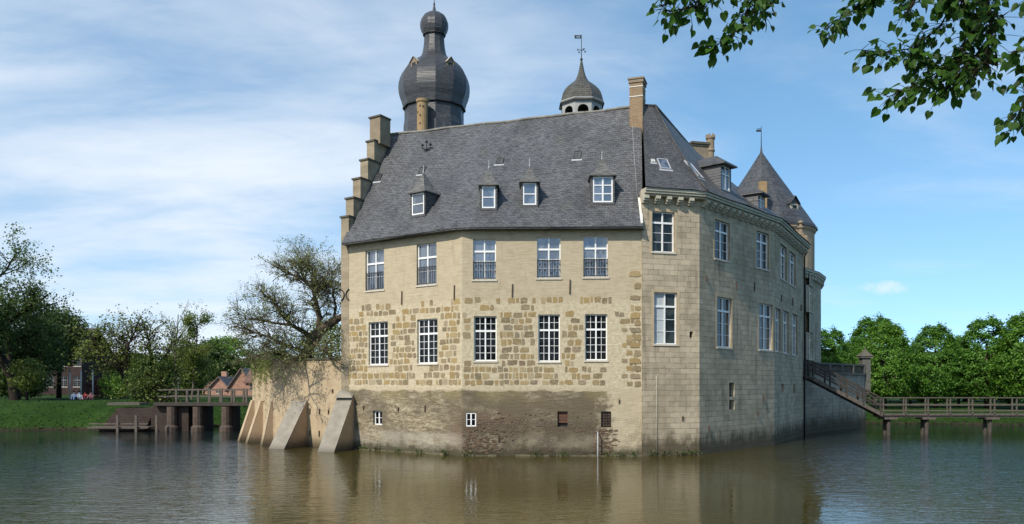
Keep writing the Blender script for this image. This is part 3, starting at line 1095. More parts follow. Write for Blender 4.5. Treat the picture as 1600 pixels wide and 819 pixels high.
# dormers ---------------------------------------------------------------
def small_dormer(x0, x1, ysill, ytop, yapex, n, cols, rows, hinge=None):
    h, _ = roofA.cast((x0 + x1) / 2, ysill)
    D = h.y
    d = Vector((-n.y, n.x, 0))
    k = abs(d.x - (h.x / D) * d.y)
    w_ = (x1 - x0) / FL * D / k
    hh = (ysill - ytop) / FL * D
    ha = (ytop - yapex) / FL * D
    base = h + n * .12
    fr = Fr((base - d * (w_ / 2)).xy, (base + d * (w_ / 2)).xy)
    z0 = h.z
    bd = MB()
    c = .10
    bd.fbox(fr, -c, 0, -1.7, .03, z0 - .25, z0 + hh + .05)
    bd.fbox(fr, w_, w_ + c, -1.7, .03, z0 - .25, z0 + hh + .05)
    bd.fbox(fr, 0, w_, -1.7, .028, z0 - .25, z0 - .002)
    dm = bd.build('dormer', M['slate_dark'], range_)
    rf = MB()
    zt = z0 + hh + .02
    e = .10
    r0 = [fr.pt(-c - e, .03 + .16, zt), fr.pt(w_ + c + e, .03 + .16, zt), fr.pt(w_ + c + e, -1.6, zt), fr.pt(-c - e, -1.6, zt)]
    ap = fr.pt(w_ / 2, -.45, zt + ha)
    mid = []
    for p in r0:
        q = p.lerp(ap, .48)
        q.z = zt + ha * .36
        mid.append(q)
    r1 = [Vector((p.x, p.y, zt + .06)) for p in r0]
    rf.poly(list(reversed(r0)))
    for i in range(4):
        j = (i + 1) % 4
        uu = [(0, 0), (1, 0), (1, .1), (0, .1)]
        rf.poly([r0[i], r0[j], r1[j], r1[i]], uu)
        L = (r1[j] - r1[i]).length
        rf.poly([r1[i], r1[j], mid[j], mid[i]], [(0, .1), (L, .1), (L * .75, .8), (L * .25, .8)])
        rf.poly([mid[i], mid[j], ap], [(L * .25, .8), (L * .75, .8), (L * .5, 1.9)])
    rf.build('dormer_roof', M['slate_dorm'], dm)
    fi = MB()
    fi.tube([ap - Vector((0, 0, .1)), ap + Vector((0, 0, .02)), ap + Vector((0, 0, .1)), ap + Vector((0, 0, .42))], [.05, .045, .02, .012], 6)
    fi.build('finial', M['zinc'], dm)
    fm = MB()
    f_ = .07
    for (a, b, z_, y_) in ((0, f_, z0, z0 + hh), (w_ - f_, w_, z0, z0 + hh), (f_, w_ - f_, z0, z0 + f_), (f_, w_ - f_, z0 + hh - f_, z0 + hh)):
        fm.fbox(fr, a, b, -.06, .01, z_, y_)
    if cols == 2:
        fm.fbox(fr, w_ / 2 - .04, w_ / 2 + .04, -.06, .014, z0 + f_, z0 + hh - f_)
    for k in range(1, rows):
        z = z0 + hh * k / rows
        fm.fbox(fr, f_, w_ - f_, -.055, .0, z - .025, z + .025)
    fm.build('window_frame', M['white'], dm)
    g = MB()
    g.poly([fr.pt(0, -.04, z0), fr.pt(w_, -.04, z0), fr.pt(w_, -.04, z0 + hh), fr.pt(0, -.04, z0 + hh)])
    g.build('pane', M['glass_up'], dm)


small_dormer(646, 665, 336, 303, 268, nA, 1, 2)
small_dormer(753, 774, 326, 292, 260, nB, 1, 2)
small_dormer(817, 838, 321, 287, 257, nB, 1, 2)
small_dormer(926, 957, 317, 277, 246, nB, 2, 3)


def skylight(rmb, px, py, w_, h_, parent, glass='glass_up', th=.07, name='skylight', frame='zinc'):
    p, n = rmb.cast(px, py)
    up = Vector((0, 0, 1))
    sx = up.cross(n).normalized()
    sy = n.cross(sx).normalized()
    def bx(m_, x0, x1, y0, y1, n0, n1):
        m_.hexa([p + sx * a + sy * b + n * c for c, (a, b) in [(n0, q) for q in ((x0, y0), (x1, y0), (x1, y1), (x0, y1))] + [(n1, q) for q in ((x0, y0), (x1, y0), (x1, y1), (x0, y1))]])
    m1 = MB()
    f_ = .05
    bx(m1, -w_ / 2, -w_ / 2 + f_, -h_ / 2, h_ / 2, -.05, th)
    bx(m1, w_ / 2 - f_, w_ / 2, -h_ / 2, h_ / 2, -.05, th)
    bx(m1, -w_ / 2 + f_, w_ / 2 - f_, -h_ / 2, -h_ / 2 + f_, -.05, th)
    bx(m1, -w_ / 2 + f_, w_ / 2 - f_, h_ / 2 - f_, h_ / 2, -.05, th)
    if w_ < .5:
        bx(m1, -.015, .015, -h_ / 2 + f_, h_ / 2 - f_, -.05, th - .01)
    o = m1.build(name, M[frame], parent)
    m2 = MB()
    bx(m2, -w_ / 2 + f_, w_ / 2 - f_, -h_ / 2 + f_, h_ / 2 - f_, -.05, th - .03)
    m2.build('pane', M[glass], o)
    m3 = MB()
    bx(m3, -w_ / 2 - .08, w_ / 2 + .08, -h_ / 2 - .14, -h_ / 2 - .002, -.05, .02)
    m3.build('flashing', M['zinc'], o)


skylight(roofA, 659.5, 267, .38, .62, range_, glass='slate_dark', frame='slate_dark')
skylight(roofA, 781, 252, .42, .62, range_, glass='slate_dark', frame='slate_dark')
skylight(roofA, 902, 243, .42, .62, range_, glass='slate_dark', frame='slate_dark')
skylight(roofA, 591.5, 278, .4, .6, range_, glass='slate_dark', frame='slate_dark')
# three-pronged iron ornament on the slates
p, n = roofA.cast(668, 236)
orn = MB()
for dx, hh in ((-.24, .28), (0, .55), (.24, .34)):
    b0 = p + n * .06
    tip = p + n * .16 + Vector((dx, 0, hh * .75))
    orn.tube([b0, (b0 + tip) / 2 + Vector((dx * .6, -.05, -.04)), tip], [.04, .03, .03], 5)
    orn.tube([tip - Vector((.1, 0, 0)), tip + Vector((.1, 0, .02))], .045, 5)
    orn.tube([tip, tip + Vector((0, 0, .14))], [.06, .01], 5)
orn.build('iron_ornament', M['iron'], range_)

# ridge chimney
fc = Fr((6.62, 45.3), (7.32, 45.06))
cm = MB()
cw = fc.L
def cbx(m_, e, z0, z1):
    m_.fbox(fc, -e, cw + e, -.95 - e, e, z0, z1)
def cbx_uv(m_, e, z0, z1):
    n0 = len(m_.f)
    cbx(m_, e, z0, z1)
cbx(cm, 0, 17.5, 20.75)
c_ = cm.build('chimney', M['chimbrick'], range_)
c_['label'] = 'tall orange brick chimney with two pale bands'
cm = MB()
cbx(cm, .05, 20.75, 20.93)
cbx(cm, .09, 20.93, 21.02)
cm.build('chimney_cap', M['chimstone'], c_)
cm = MB()
cbx(cm, .02, 19.95, 20.0)
cbx(cm, .02, 20.5, 20.55)
cm.build('band', M['offwhite'], c_)
cm = MB()
cm.fbox(fc, .3, .48, -.6, -.4, 21.022, 21.2)
cm.build('chimney_pot', M['offwhite'], c_)
# lightning conductor down the slates
lc = MB()
pts = []
for px, py in ((988, 190), (990, 230), (993, 270), (996, 310)):
    h, n = roofA.cast(px, py)
    pts.append(h + n * .03)
lc.tube(pts, .014, 4)
lc.build('lightning_conductor', M['zinc'], range_)
# lead valley where the slates meet the taller wing
vl = MB()
h1, n1 = roofA.cast(1000, 352)
pts = [roofA.cast(px, py) for px, py in ((1001, 349), (999, 330), (996.5, 309))]
vl.poly([pts[0][0] + pts[0][1] * .02, pts[0][0] + pts[0][1] * .02 + Vector((.12, 0, 0)), pts[2][0] + pts[2][1] * .02 + Vector((.22, 0, 0)), pts[2][0] + pts[2][1] * .02])
vl.build('lead_flashing', M['offwhite'], range_)

# bell turret behind the ridge -------------------------------------------
TD = 50.0
k_ = TD / FL
tx, ty = (908.5 - 800) * k_, TD
tz = lambda py: CH + (HY - py) * k_
dr = MB()
nS = 8
ph = math.pi / 8
rD = 30.5 * k_ / math.cos(math.pi / 8)
# open arcade: corner posts and arches
for j in range(8):
    t0, t1 = ph + j * math.pi / 4, ph + (j + 1) * math.pi / 4
    a = Vector((tx + rD * math.cos(t1), ty + rD * math.sin(t1), 0))
    b = Vector((tx + rD * math.cos(t0), ty + rD * math.sin(t0), 0))
    fr = Fr(a.xy, b.xy)
    if (fr.pt(fr.L / 2, .1, 0) - Vector((tx, ty, 0))).length < (fr.pt(fr.L / 2, 0, 0) - Vector((tx, ty, 0))).length:
        fr = Fr(b.xy, a.xy)
    z0, z1, zs = 19.2, tz(168.0), tz(181)
    L = fr.L
    pw = .17
    dr.fbox(fr, 0, pw, -.1, 0, z0, z1)
    dr.fbox(fr, L - pw, L, -.1, 0, z0, z1)
    mid = L / 2
    rw = L / 2 - pw
    prev = None
    for q in range(9):
        t = math.pi * q / 8
        x, z = mid - rw * math.cos(t), zs + .32 * math.sin(t)
        if prev:
            dr.poly([fr.pt(prev[0], 0, prev[1]), fr.pt(x, 0, z), fr.pt(x, 0, z1), fr.pt(prev[0], 0, z1)])
        prev = (x, z)
dr.lathe(tx, ty, [(rD * .99, z1), (rD * 1.06, z1 + .01), (rD * 1.10, tz(164)), (rD * 1.10, tz(162.5)), (rD * .9, tz(162))], 8, ph)
M['arcade'] = simple('weathered_arcade_paint', (.33, .33, .31), .7, .2, 5)
bt = dr.build('bell_turret', M['arcade'], range_)
dd = MB()
dd.lathe(tx, ty, [(rD * 1.02, 15.5), (rD * 1.02, 19.3), (0.01, 19.3)], 8, ph)
dd.build('drum', M['slate_dark'], bt)
dk = MB()
dk.lathe(tx, ty, [(.3, 19), (.3, 19.6), (.42, 19.7), (.46, 20.0), (.32, 20.35), (.01, 20.4)], 10, 0, True)
dk.build('bell', M['iron'], bt)
do = MB()
cs_ = 1 / math.cos(math.pi / 8)
do.lathe(tx, ty, [(r * k_ * cs_, tz(py)) for r, py in ((34.5, 166.5), (32.5, 162), (31, 155), (29.3, 149), (26.5, 143.5), (22, 138), (16.5, 133), (11, 128.5), (8.3, 124), (6.3, 119), (4.2, 111), (2.6, 102), (1.3, 95))] , 8, ph)
do.lathe(tx, ty, [(.01, tz(161.5)), (rD * 1.05, tz(162.2))], 8, ph)
do.build('dome', M['turretroof'], bt)
wv = MB()
wv.tube([(tx, ty, tz(98)), (tx, ty, tz(94)), (tx, ty, tz(54))], [.03, .03, .018], 6)
wv.tube([(tx, ty, tz(95.5)), (tx, ty, tz(94.5)), (tx, ty, tz(93)), (tx, ty, tz(91.5)), (tx, ty, tz(90.5))], [.02, .07, .09, .07, .02], 8)
for a in range(4):
    t = a * math.pi / 2 + .5
    dx, dy = math.cos(t), math.sin(t)
    c = Vector((tx, ty, tz(79.5)))
    wv.tube([c, c + Vector((dx * .18, dy * .18, .08)), c + Vector((dx * .28, dy * .28, 0))], .012, 4)
    wv.tube([c + Vector((dx * .24, dy * .24, -.04)), c + Vector((dx * .32, dy * .32, .04))], .035, 4)
fz0, fz1 = tz(60.3), tz(55.2)
x0, x1 = tx - 11.5 * k_, tx - .02
wv.box(x0 + .08, x1, ty - .012, ty + .012, fz0, fz0 + .05)
wv.box(x0 + .08, x1, ty - .012, ty + .012, fz1 - .05, fz1)
wv.box(x1 - .06, x1, ty - .012, ty + .012, fz0 + .05, fz1 - .05)
wv.box(x0 + .08, x0 + .16, ty - .012, ty + .012, fz0 + .05, fz1 - .05)
for q in range(3):
    wv.box(x0 + .20 + q * .07, x0 + .225 + q * .07, ty - .012, ty + .012, fz0 + .05, fz1 - .05)
wv.poly([(x0, ty - .01, fz1), (x0 + .05, ty - .01, (fz0 + fz1) / 2), (x0, ty - .01, fz0), (x0 + .08, ty - .01, fz0), (x0 + .08, ty - .01, fz1)])
wv.build('weather_vane', M['iron'], bt)

# ------------------------------------------------------------------ WING
wing = empty('castle_wing', (12, 48, 0), 'taller faceted castle wing in scored grey-brown ashlar render with corbelled cornice', 'castle wing')
FC = Fr(C0, C1, 30)
FD = Fr(C1, C2, 30 + FC.L)
FE = Fr(C2, C3, 30 + FC.L + FD.L)
opC = [FC.rect(1019, 331, 1054, 394), FC.rect(1022, 457, 1058, 538)]
opC_s = [FC.rect(1077.5, 518, 1083, 528)]
opD = [FD.rect(1117, 346, 1140, 406), FD.rect(1182, 363, 1201.5, 420), FD.rect(1120.5, 465, 1143.5, 543), FD.rect(1186, 475, 1207, 547)]
opD_s = [FD.rect(1139.5, 598, 1147.5, 620), FD.rect(1139.5, 625, 1147.5, 640)]
opE = [FE.rect(1219, 383.5, 1229, 437), FE.rect(1233.5, 395, 1243, 446), FE.rect(1211.5, 482, 1219.5, 549), FE.rect(1223.5, 486, 1232, 552), FE.rect(1238, 491, 1246, 555)]
opE_s = [FE.rect(1221, 600, 1225, 613), FE.rect(1239.5, 601, 1243, 614)]
ZC = 14.05
mb = MB()
wall(mb, FC, -1.2, ZC, opC + opC_s)
wall(mb, FD, -1.2, ZC, opD + opD_s)
wall(mb, FE, -1.2, ZC, opE + opE_s)
# return wall beside the lower roof, end wall and rear
for a, b in (((C0[0], C0[1] + 3.2), C0), (C3, (16.5, 64.5)), ((16.5, 64.5), (C0[0], C0[1] + 4))):
    fr = Fr(a, b, 5)
    wall(mb, fr, -1.2, ZC)
mb.build('wall', M['ashlar'], wing)
for o in opC:
    window(FC, o, wing, ST_WING if o[2] < 8 else dict(t=.27, m=1, c=1, rt=1, rb=3), 'glass_wing')
for o in opD:
    window(FD, o, wing, ST_WING, 'glass_wing')
for o in opE:
    window(FE, o, wing, ST_WING, 'glass_wing')
for fr, lst in ((FC, opC_s), (FD, opD_s), (FE, opE_s)):
    for a, b, c, d in lst:
        m_ = MB()
        m_.poly([fr.pt(a, -.235, c), fr.pt(b, -.235, c), fr.pt(b, -.235, d), fr.pt(a, -.235, d)])
        m_.build('loophole', M['iron'], wing)
# pale curtain behind the left half of the tall front window
a, b, c, d = opC[1]
m_ = MB()
m_.poly([FC.pt(a + .08, -.176, c + .08), FC.pt((a + b) / 2 - .05, -.176, c + .08), FC.pt((a + b) / 2 - .05, -.176, d - .08), FC.pt(a + .08, -.176, d - .08)])
m_.build('curtain', M['curtain'], wing)
# window surrounds
for fr, lst in ((FC, opC), (FD, opD), (FE, opE)):
    m_ = None
    for a, b, c, d in lst:
        m_ = MB()
        w_ = .15
        for q in ((a - w_, a, c - .1, d + .15), (b, b + w_, c - .1, d + .15), (a, b, d, d + .15)):
            m_.fbox(fr, q[0], q[1], -.05, .012, q[2], q[3])
        m_.build('window_surround', M['surround'], wing)
# cornice with corbels
Cp = [Vector((*c, 0)) for c in (C0, C1, C2, C3)]
ns = [FC.n, FD.n, FE.n]
def mitre(i, o):
    if i == 0:
        return Cp[0] + ns[0] * o
    if i == 3:
        return Cp[3] + ns[2] * o
    m2 = (ns[i - 1] + ns[i]).normalized()
    return Cp[i] + m2 * (o / m2.dot(ns[i]))
def zv(p, z):
    return Vector((p.x, p.y, z))
cn = MB()
for (o, z0, z1) in ((.30, 13.66, 13.76), (.44, 13.76, 13.88), (.50, 13.88, 14.02)):
    for i in range(3):
        a, b = mitre(i, o), mitre(i + 1, o)
        ai, bi = mitre(i, -.1), mitre(i + 1, -.1)
        cn.poly([zv(a, z0), zv(b, z0), zv(b, z1), zv(a, z1)])
        cn.poly([zv(ai, z0), zv(bi, z0), zv(b, z0), zv(a, z0)])
        cn.poly([zv(a, z1), zv(b, z1), zv(bi, z1), zv(ai, z1)])
    for i, sgn in ((0, 1), (3, -1)):
        a, ai = mitre(i, o), mitre(i, -.1)
        cn.poly([zv(a, z0), zv(a, z1), zv(ai, z1), zv(ai, z0)])
cornice = cn.build('cornice', M['cornice'], wing)
for fr in (FC, FD, FE):
    n = max(4, int(round(fr.L / .74)))
    for k in range(n):
        s = (k + .5) * fr.L / n if fr is not FC else .12 + k * (fr.L - .1) / n
        cb = MB()
        for (q, z0) in ((.40, 13.50), (.30, 13.40), (.17, 13.30)):
            cb.fbox(fr, s - .13, s + .13, -.02, q, z0, 13.655 if q > .35 else z0 + .101)
        cb.build('corbel', M['cornice'], cornice)
# wing roof
W0, W1 = Vector((8.15, 45.7, 0)), Vector((15.0, 60.0, 0))
OVW = .58
WE = [mitre(i, OVW) for i in range(4)]
WE[0] = WE[0] - FC.d * .05
# (ridge polyline)
WR = [Vector((7.4, 45.6, 0)), W0, W0.lerp(W1, .48), W1]
def profw(v):
    return v * (.78 + .22 * v)
roofW = MB()
for i in range(3):
    roofsurf(roofW, [WE[i], WE[i + 1]], [WR[i], WR[i + 1]], 14.03, Z_R, 10, 4, profw, uoff=i * 11.0)
front_only = MB()
front_only.v, front_only.f, front_only.uv, front_only.sm = list(roofW.v), list(roofW.f), list(roofW.uv), list(roofW.sm)
# far hip and back slope
endp = Vector((16.2, 65.0, 0))
roofsurf(roofW, [WE[3], endp], [W1, W1 + Vector((.05, .05, 0))], 14.03, Z_R, 6, 1, profw)
bk = Vector((2.5, 50, 0))
roofsurf(roofW, [endp, bk], [W1, WR[0]], 12.0, Z_R, 4, 1, profw)
r2 = roofW.build('roof', M['slate_dark'], wing)
hp = MB()
hp.tube([zv(WR[0], Z_R), zv(WR[1], Z_R + .02), zv(WR[2], Z_R), zv(WR[3], Z_R)], .08, 6)
pts = []
for k in range(9):
    v = k / 8
    p = WE[1].lerp(WR[1], v)
    pts.append(Vector((p.x, p.y, 14.05 + (Z_R - 14.03) * profw(v))))
hp.tube(pts, .05, 5)
hp.build('ridge', M['slate_dark'], r2)
# skylights
skylight(front_only, 1037, 257, .62, .8, wing)
skylight(front_only, 1020, 252, .2, .2, wing, name='roof_vent', glass='iron', frame='offwhite')
skylight(front_only, 1084, 266, .75, 1.3, wing)


def big_dormer(px, py, w_, h_, depth, ha, wn, off=.3):
    label = None
    """hipped slate dormer: px,py is the sill centre"""
    h, _ = front_only.cast(px, py)
    n = wn
    d = Vector((-n.y, n.x, 0))
    base = h + n * off
    fr = Fr((base - d * (w_ / 2)).xy, (base + d * (w_ / 2)).xy)
    z0 = h.z - .25
    bd = MB()
    bd.fbox(fr, -.12, 0, -depth, .03, z0 - .6, z0 + h_)
    bd.fbox(fr, w_, w_ + .12, -depth, .03, z0 - .6, z0 + h_)
    bd.fbox(fr, 0, w_, -depth, .028, z0 - .6, z0 - .002)
    dm = bd.build('dormer', M['slate'], wing)
    if label:
        dm['label'] = label
    rf = MB()
    zt = z0 + h_
    e = .16
    r0 = [fr.pt(-.12 - e, .35, zt), fr.pt(w_ + .12 + e, .35, zt), fr.pt(w_ + .12 + e, -depth, zt), fr.pt(-.12 - e, -depth, zt)]
    q0, q1 = fr.pt(w_ / 2, -.55, zt + ha), fr.pt(w_ / 2, -depth, zt + ha)
    rf.poly(list(reversed(r0)))
    r1 = [Vector((p.x, p.y, zt + .08)) for p in r0]
    for i in range(4):
        j = (i + 1) % 4
        rf.poly([r0[i], r0[j], r1[j], r1[i]])
    rf.poly([r1[0], r1[1], q0], [(0, 0), (w_, 0), (w_ / 2, 1)])
    rf.poly([r1[1], r1[2], q1, q0], [(0, 0), (depth, 0), (depth, 1.2), (.9, 1.2)])
    rf.poly([r1[3], r1[0], q0, q1], [(0, 0), (depth, 0), (depth - .9, 1.2), (0, 1.2)])
    rf.poly([r1[2], r1[3], q1])
    rf.build('dormer_roof', M['slate_dark'], dm)
    fm = MB()
    f_ = .06
    for (a, b, c, d_) in ((0, f_, z0, zt), (w_ - f_, w_, z0, zt), (f_, w_ - f_, z0, z0 + f_), (f_, w_ - f_, zt - f_, zt), (w_ / 2 - .04, w_ / 2 + .04, z0 + f_, zt - f_), (f_, w_ - f_, z0 + h_ * .62, z0 + h_ * .67)):
        fm.fbox(fr, a, b, -.08 if d_ - c > .5 else -.075, .0 if d_ - c > .5 else -.004, c, d_)
    fm.build('window_frame', M['white'], dm)
    g = MB()
    g.poly([fr.pt(0, -.05, z0), fr.pt(w_, -.05, z0), fr.pt(w_, -.05, zt), fr.pt(0, -.05, zt)])
    g.build('pane', M['glass_up'], dm)


big_dormer(1126, 292, 1.0, 1.35, 2.4, .7, FD.n)
big_dormer(1184, 322, 1.0, .85, 2.2, .65, (FD.n * .5 + FE.n * .5).normalized(), .2)

# rooftop chimneys of the wing
def chimney(px0, px1, ytop, ybot, D, parent, dep=1.0, rot=.35, mat_='chimstone', label=None):
    cx = ((px0 + px1) / 2 - 800) / FL * D
    w_ = (px1 - px0) / FL * D * .88
    zt, zb = CH + (HY - ytop) / FL * D, CH + (HY - ybot) / FL * D
    d = Vector((math.cos(rot), math.sin(rot), 0))
    fr = Fr((Vector((cx, D, 0)) - d * w_ / 2).xy, (Vector((cx, D, 0)) + d * w_ / 2).xy)
    m1 = MB()
    m1.fbox(fr, 0, w_, -dep, 0, zb, zt - .3)
    o = m1.build('chimney', M[mat_], parent)
    if label:
        o['label'] = label
    m2 = MB()
    m2.fbox(fr, -.06, w_ + .06, -dep - .06, .06, zt - .3, zt - .16)
    m2.fbox(fr, -.12, w_ + .12, -dep - .12, .12, zt - .16, zt)
    m2.build('chimney_cap', M['cap'], o)
    return o


chimney(1079, 1110, 222, 300, 58, wing, 1.2, .25, label='broad rendered chimney block behind the wing ridge')
# crenellated round chimney shaft
cm = MB()
D = 60.0
cx, kk = (1110 - 800) / FL * D, D / FL
zt = CH + (HY - 217) * kk
cm.lathe(cx, D, [(.28, 15), (.28, zt - 1.0), (.34, zt - .95), (.34, zt - .85), (.29, zt - .8), (.29, zt - .1), (.36, zt), (.36, zt + .08), (.01, zt + .08)], 12)
o_ = cm.build('chimney', M['chimstone'], wing)
o_['label'] = 'slender round chimney with a notched crown'
cm = MB()
for j in range(6):
    t = j * math.pi / 3
    cm.box(cx + .27 * math.cos(t) - .07, cx + .27 * math.cos(t) + .07, D + .27 * math.sin(t) - .07, D + .27 * math.sin(t) + .07, zt + .081, zt + .3)
cm.build('chimney_crown', M['chimstone'], o_)
# downpipes
dp = MB()
s, _ = FC.at(1026)
for s_ in (FE.L - .25,):
    dp.tube([FE.pt(s_, .12, -.4), FE.pt(s_, .12, 13.2), FE.pt(s_, .3, 13.5)], .06, 6)
dp.build('downpipe', M['iron'], wing)
dp = MB()
dp.tube([FC.pt(s, .03, 0), FC.pt(s, .03, 4.2)], .018, 5)
dp.build('cable', M['cornice'], wing)
for fr, px, y0, y1 in ((FC, 1066, 650, 657), (FD, 1107, 665, 674), (FD, 1103, 430, 440), (FD, 1150, 440, 453), (FD, 1178, 442, 455), (FD, 1192, 617, 628), (FD, 1183, 643, 651),
                       (FE, 1220, 461, 472), (FE, 1238, 466, 478), (FE, 1251, 476, 486)):
    anchor(fr, px, y0, y1, wing)
# stone finial group on the wing's end corner
e0 = Cp[3]
sx, sy = e0.x + .1, e0.y + 1.0
fn = MB()
D = 61.0
kk = D / FL
fx = (1251 - 800) * kk
zb = CH + (HY - 369) * kk
fn.lathe(fx, D, [(.32, zb), (.34, zb + .12), (.18, zb + .2), (.16, zb + .5), (.26, zb + .62), (.26, zb + .7), (.12, zb + .76), (.10, zb + .9), (.2, zb + 1.0), (.17, zb + 1.12), (.01, zb + 1.2)], 10, 0, True)
fn.box(fx - .95, fx - .3, D - .1, D + .1, zb - .3, zb + .25)
for q in range(4):
    fn.tube([(fx - .9 + q * .16, D - .08, zb + .2), (fx - .8 + q * .14, D - .12, zb + .5 + .12 * math.sin(q * 2)), (fx - .7 + q * .13, D - .08, zb + .25 + q * .12)], .05, 5)
fn.box(fx - .4, fx + .36, D - .36, D + .36, zb - 1.2, zb)
fn.build('corner_finial', M['chimstone'], wing)

# ------------------------------------------------------------------ ONION TOWER
OD = 62.0
ko = OD / FL
ox = (678.5 - 800) * ko
oz = lambda py: CH + (HY - py) * ko
onion = empty('onion_tower', (ox, OD, 4.62), 'tall tower with dark slate onion dome, ball lantern and spire', 'tower')
cs12 = 1 / math.cos(math.pi / 12)
mb = MB()
mb.lathe(ox, OD, [(46 * ko * cs12, 4.0), (46 * ko * cs12, oz(215)), (46 * ko * cs12, oz(200)), (44.5 * ko * cs12, oz(190)), (44.6 * ko * cs12, oz(170))], 12, .13)
mb.build('drum', M['onion'], onion)
mb = MB()
op = [(44, 172), (46.5, 171), (48.8, 162), (51.5, 155), (53.2, 148), (53.8, 140), (53.3, 132), (51.4, 124), (48.3, 117), (44, 110.5), (38.5, 104.5), (32.5, 99.8), (26.5, 96), (22.3, 92.5), (19.6, 88.5), (17.6, 83), (16.2, 75), (15.3, 66), (15, 58), (15.2, 56)]
mb.lathe(ox, OD, [(r * ko * cs12, oz(y)) for r, y in op], 12, .13)
od_ = mb.build('onion_dome', M['onion'], onion)
mb = MB()
bp = [(15.5, 56.5), (17.0, 55), (19.4, 50.5), (21, 45), (21.4, 40), (20.8, 35), (19, 30), (15.8, 25.5), (11.5, 22.2), (6, 20.2), (3.2, 18.8), (2.1, 14), (1.1, 8), (.5, 1), (.3, -2)]
mb.lathe(ox, OD, [(r * ko * cs12, oz(y)) for r, y in bp], 12, .13)
mb.build('ball_and_spire', M['onion'], onion)
mb = MB()
mb.lathe(ox, OD, [(15.4 * ko * cs12, oz(57)), (17.2 * ko * cs12, oz(56.6)), (17.2 * ko * cs12, oz(55)), (15.4 * ko * cs12, oz(54.6))], 12, .13)
mb.build('moulding', M['iron'], onion)
mb = MB()
mb.lathe(ox, OD, [(45 * ko * cs12, oz(173)), (47.6 * ko * cs12, oz(172.6)), (47.6 * ko * cs12, oz(170.5)), (45 * ko * cs12, oz(170))], 12, .13)
mb.build('moulding', M['iron'], onion)
mb = MB()
mb.lathe(ox, OD, [(.03, oz(8)), (.09, oz(6.6)), (.03, oz(5))], 8, 0, True)
mb.build('spire_knob', M['iron'], onion)
for px, py, ang in ((644, 124, -2.15), (716, 127, -.95)):
    r = 49.5 * ko
    nn = Vector((math.cos(ang), math.sin(ang), 0))
    c = Vector((ox, OD, 0)) + nn * (r * .97)
    dd_ = Vector((-nn.y, nn.x, 0))
    fr = Fr((c - dd_ * .3).xy, (c + dd_ * .3).xy)
    z0, z1 = oz(129), oz(113)
    m1 = MB()
    m1.fbox(fr, 0, .6, -1.0, .06, z0, z1)
    m1.poly([fr.pt(0, .06, z1), fr.pt(.6, .06, z1), fr.pt(.3, .06, z1 + .33)])
    l_ = m1.build('lucarne', M['chimstone'], onion)
    m1 = MB()
    m1.poly([fr.pt(.12, .07, z0 + .12), fr.pt(.48, .07, z0 + .12), fr.pt(.48, .07, z1 - .05), fr.pt(.12, .07, z1 - .05)])
    m1.build('opening', M['iron'], l_)
    m1 = MB()
    for a, b in ((-.1, .3), (.3, .7)):
        za, zb_ = (z1 - .05, z1 + .4) if a < 0 else (z1 + .4, z1 - .05)
        m1.poly([fr.pt(a, .16, za), fr.pt(b, .16, zb_), fr.pt(b, -1.0, zb_), fr.pt(a, -1.0, za)])
    m1.build('lucarne_roof', M['cornice'], l_)
D = 59.2
kk = D / FL
cx = (660 - 800) * kk
zt = CH + (HY - 156) * kk
m1 = MB()
m1.lathe(cx, D, [(.40, 14), (.40, zt - .25), (.46, zt - .2), (.46, zt), (.3, zt), (.3, zt - .3)], 16, 0, True)
o_ = m1.build('round_chimney', M['ochre'], onion)
m1 = MB()
for (t, dz) in ((-1.9, -.55), (-1.9, -1.25), (-1.9, -1.85), (-1.35, -.6), (-2.4, -1.0)):
    x, y = cx + .395 * math.cos(t), D + .395 * math.sin(t)
    m1.box(x - .045, x + .045, y - .03, y + .03, zt + dz - .06, zt + dz + .06)
m1.build('putlog_hole', M['iron'], o_)

# ------------------------------------------------------------------ ROUND TOWER
RD = 76.0
kr = RD / FL
rx = (1189.5 - 800) * kr
rz = lambda py: CH + (HY - py) * kr
rt = empty('round_tower', (rx, RD, 4.62), 'round tower behind the wing with tall dark conical slate roof', 'tower')
mb = MB()
mb.lathe(rx, RD, [(78 * kr, 2), (78 * kr, rz(372)), (80.5 * kr, rz(368)), (80.5 * kr, rz(364))], 36, 0, True)
M['towerwall'] = m_plain_wall('tower_plaster', (.34, .245, .165), (.41, .30, .20), (.46, .35, .245), (.2, .15, .1), .3, False)
mb.build('wall', M['towerwall'], rt)
mb = MB()
mb.lathe(rx, RD, [(78 * kr, rz(365.5)), (83 * kr, rz(365)), (82.8 * kr, rz(361)), (77 * kr, rz(353)), (66 * kr, rz(336)), (44 * kr, rz(303)), (20 * kr, rz(267)), (2.0 * kr, rz(239)), (1.3 * kr, rz(232))], 16, .1)
mb.build('cone_roof', M['cone'], rt)
mb = MB()
mb.tube([(rx, RD, rz(236)), (rx, RD, rz(228)), (rx, RD, rz(197))], [.06, .045, .02], 6)
mb.box(rx - .48, rx - .02, RD - .012, RD + .012, rz(206), rz(203))
mb.box(rx - .40, rx - .02, RD - .012, RD + .012, rz(202), rz(201))
mb.build('weather_vane', M['iron'], rt)
m1 = MB()
D = 71.0
kk = D / FL
x0, x1 = (1188 - 800) * kk, (1198.5 - 800) * kk
m1.box(x0, x1, D, D + .6, 14, CH + (HY - 283) * kk)
o_ = m1.build('chimney', M['ochre'], rt)
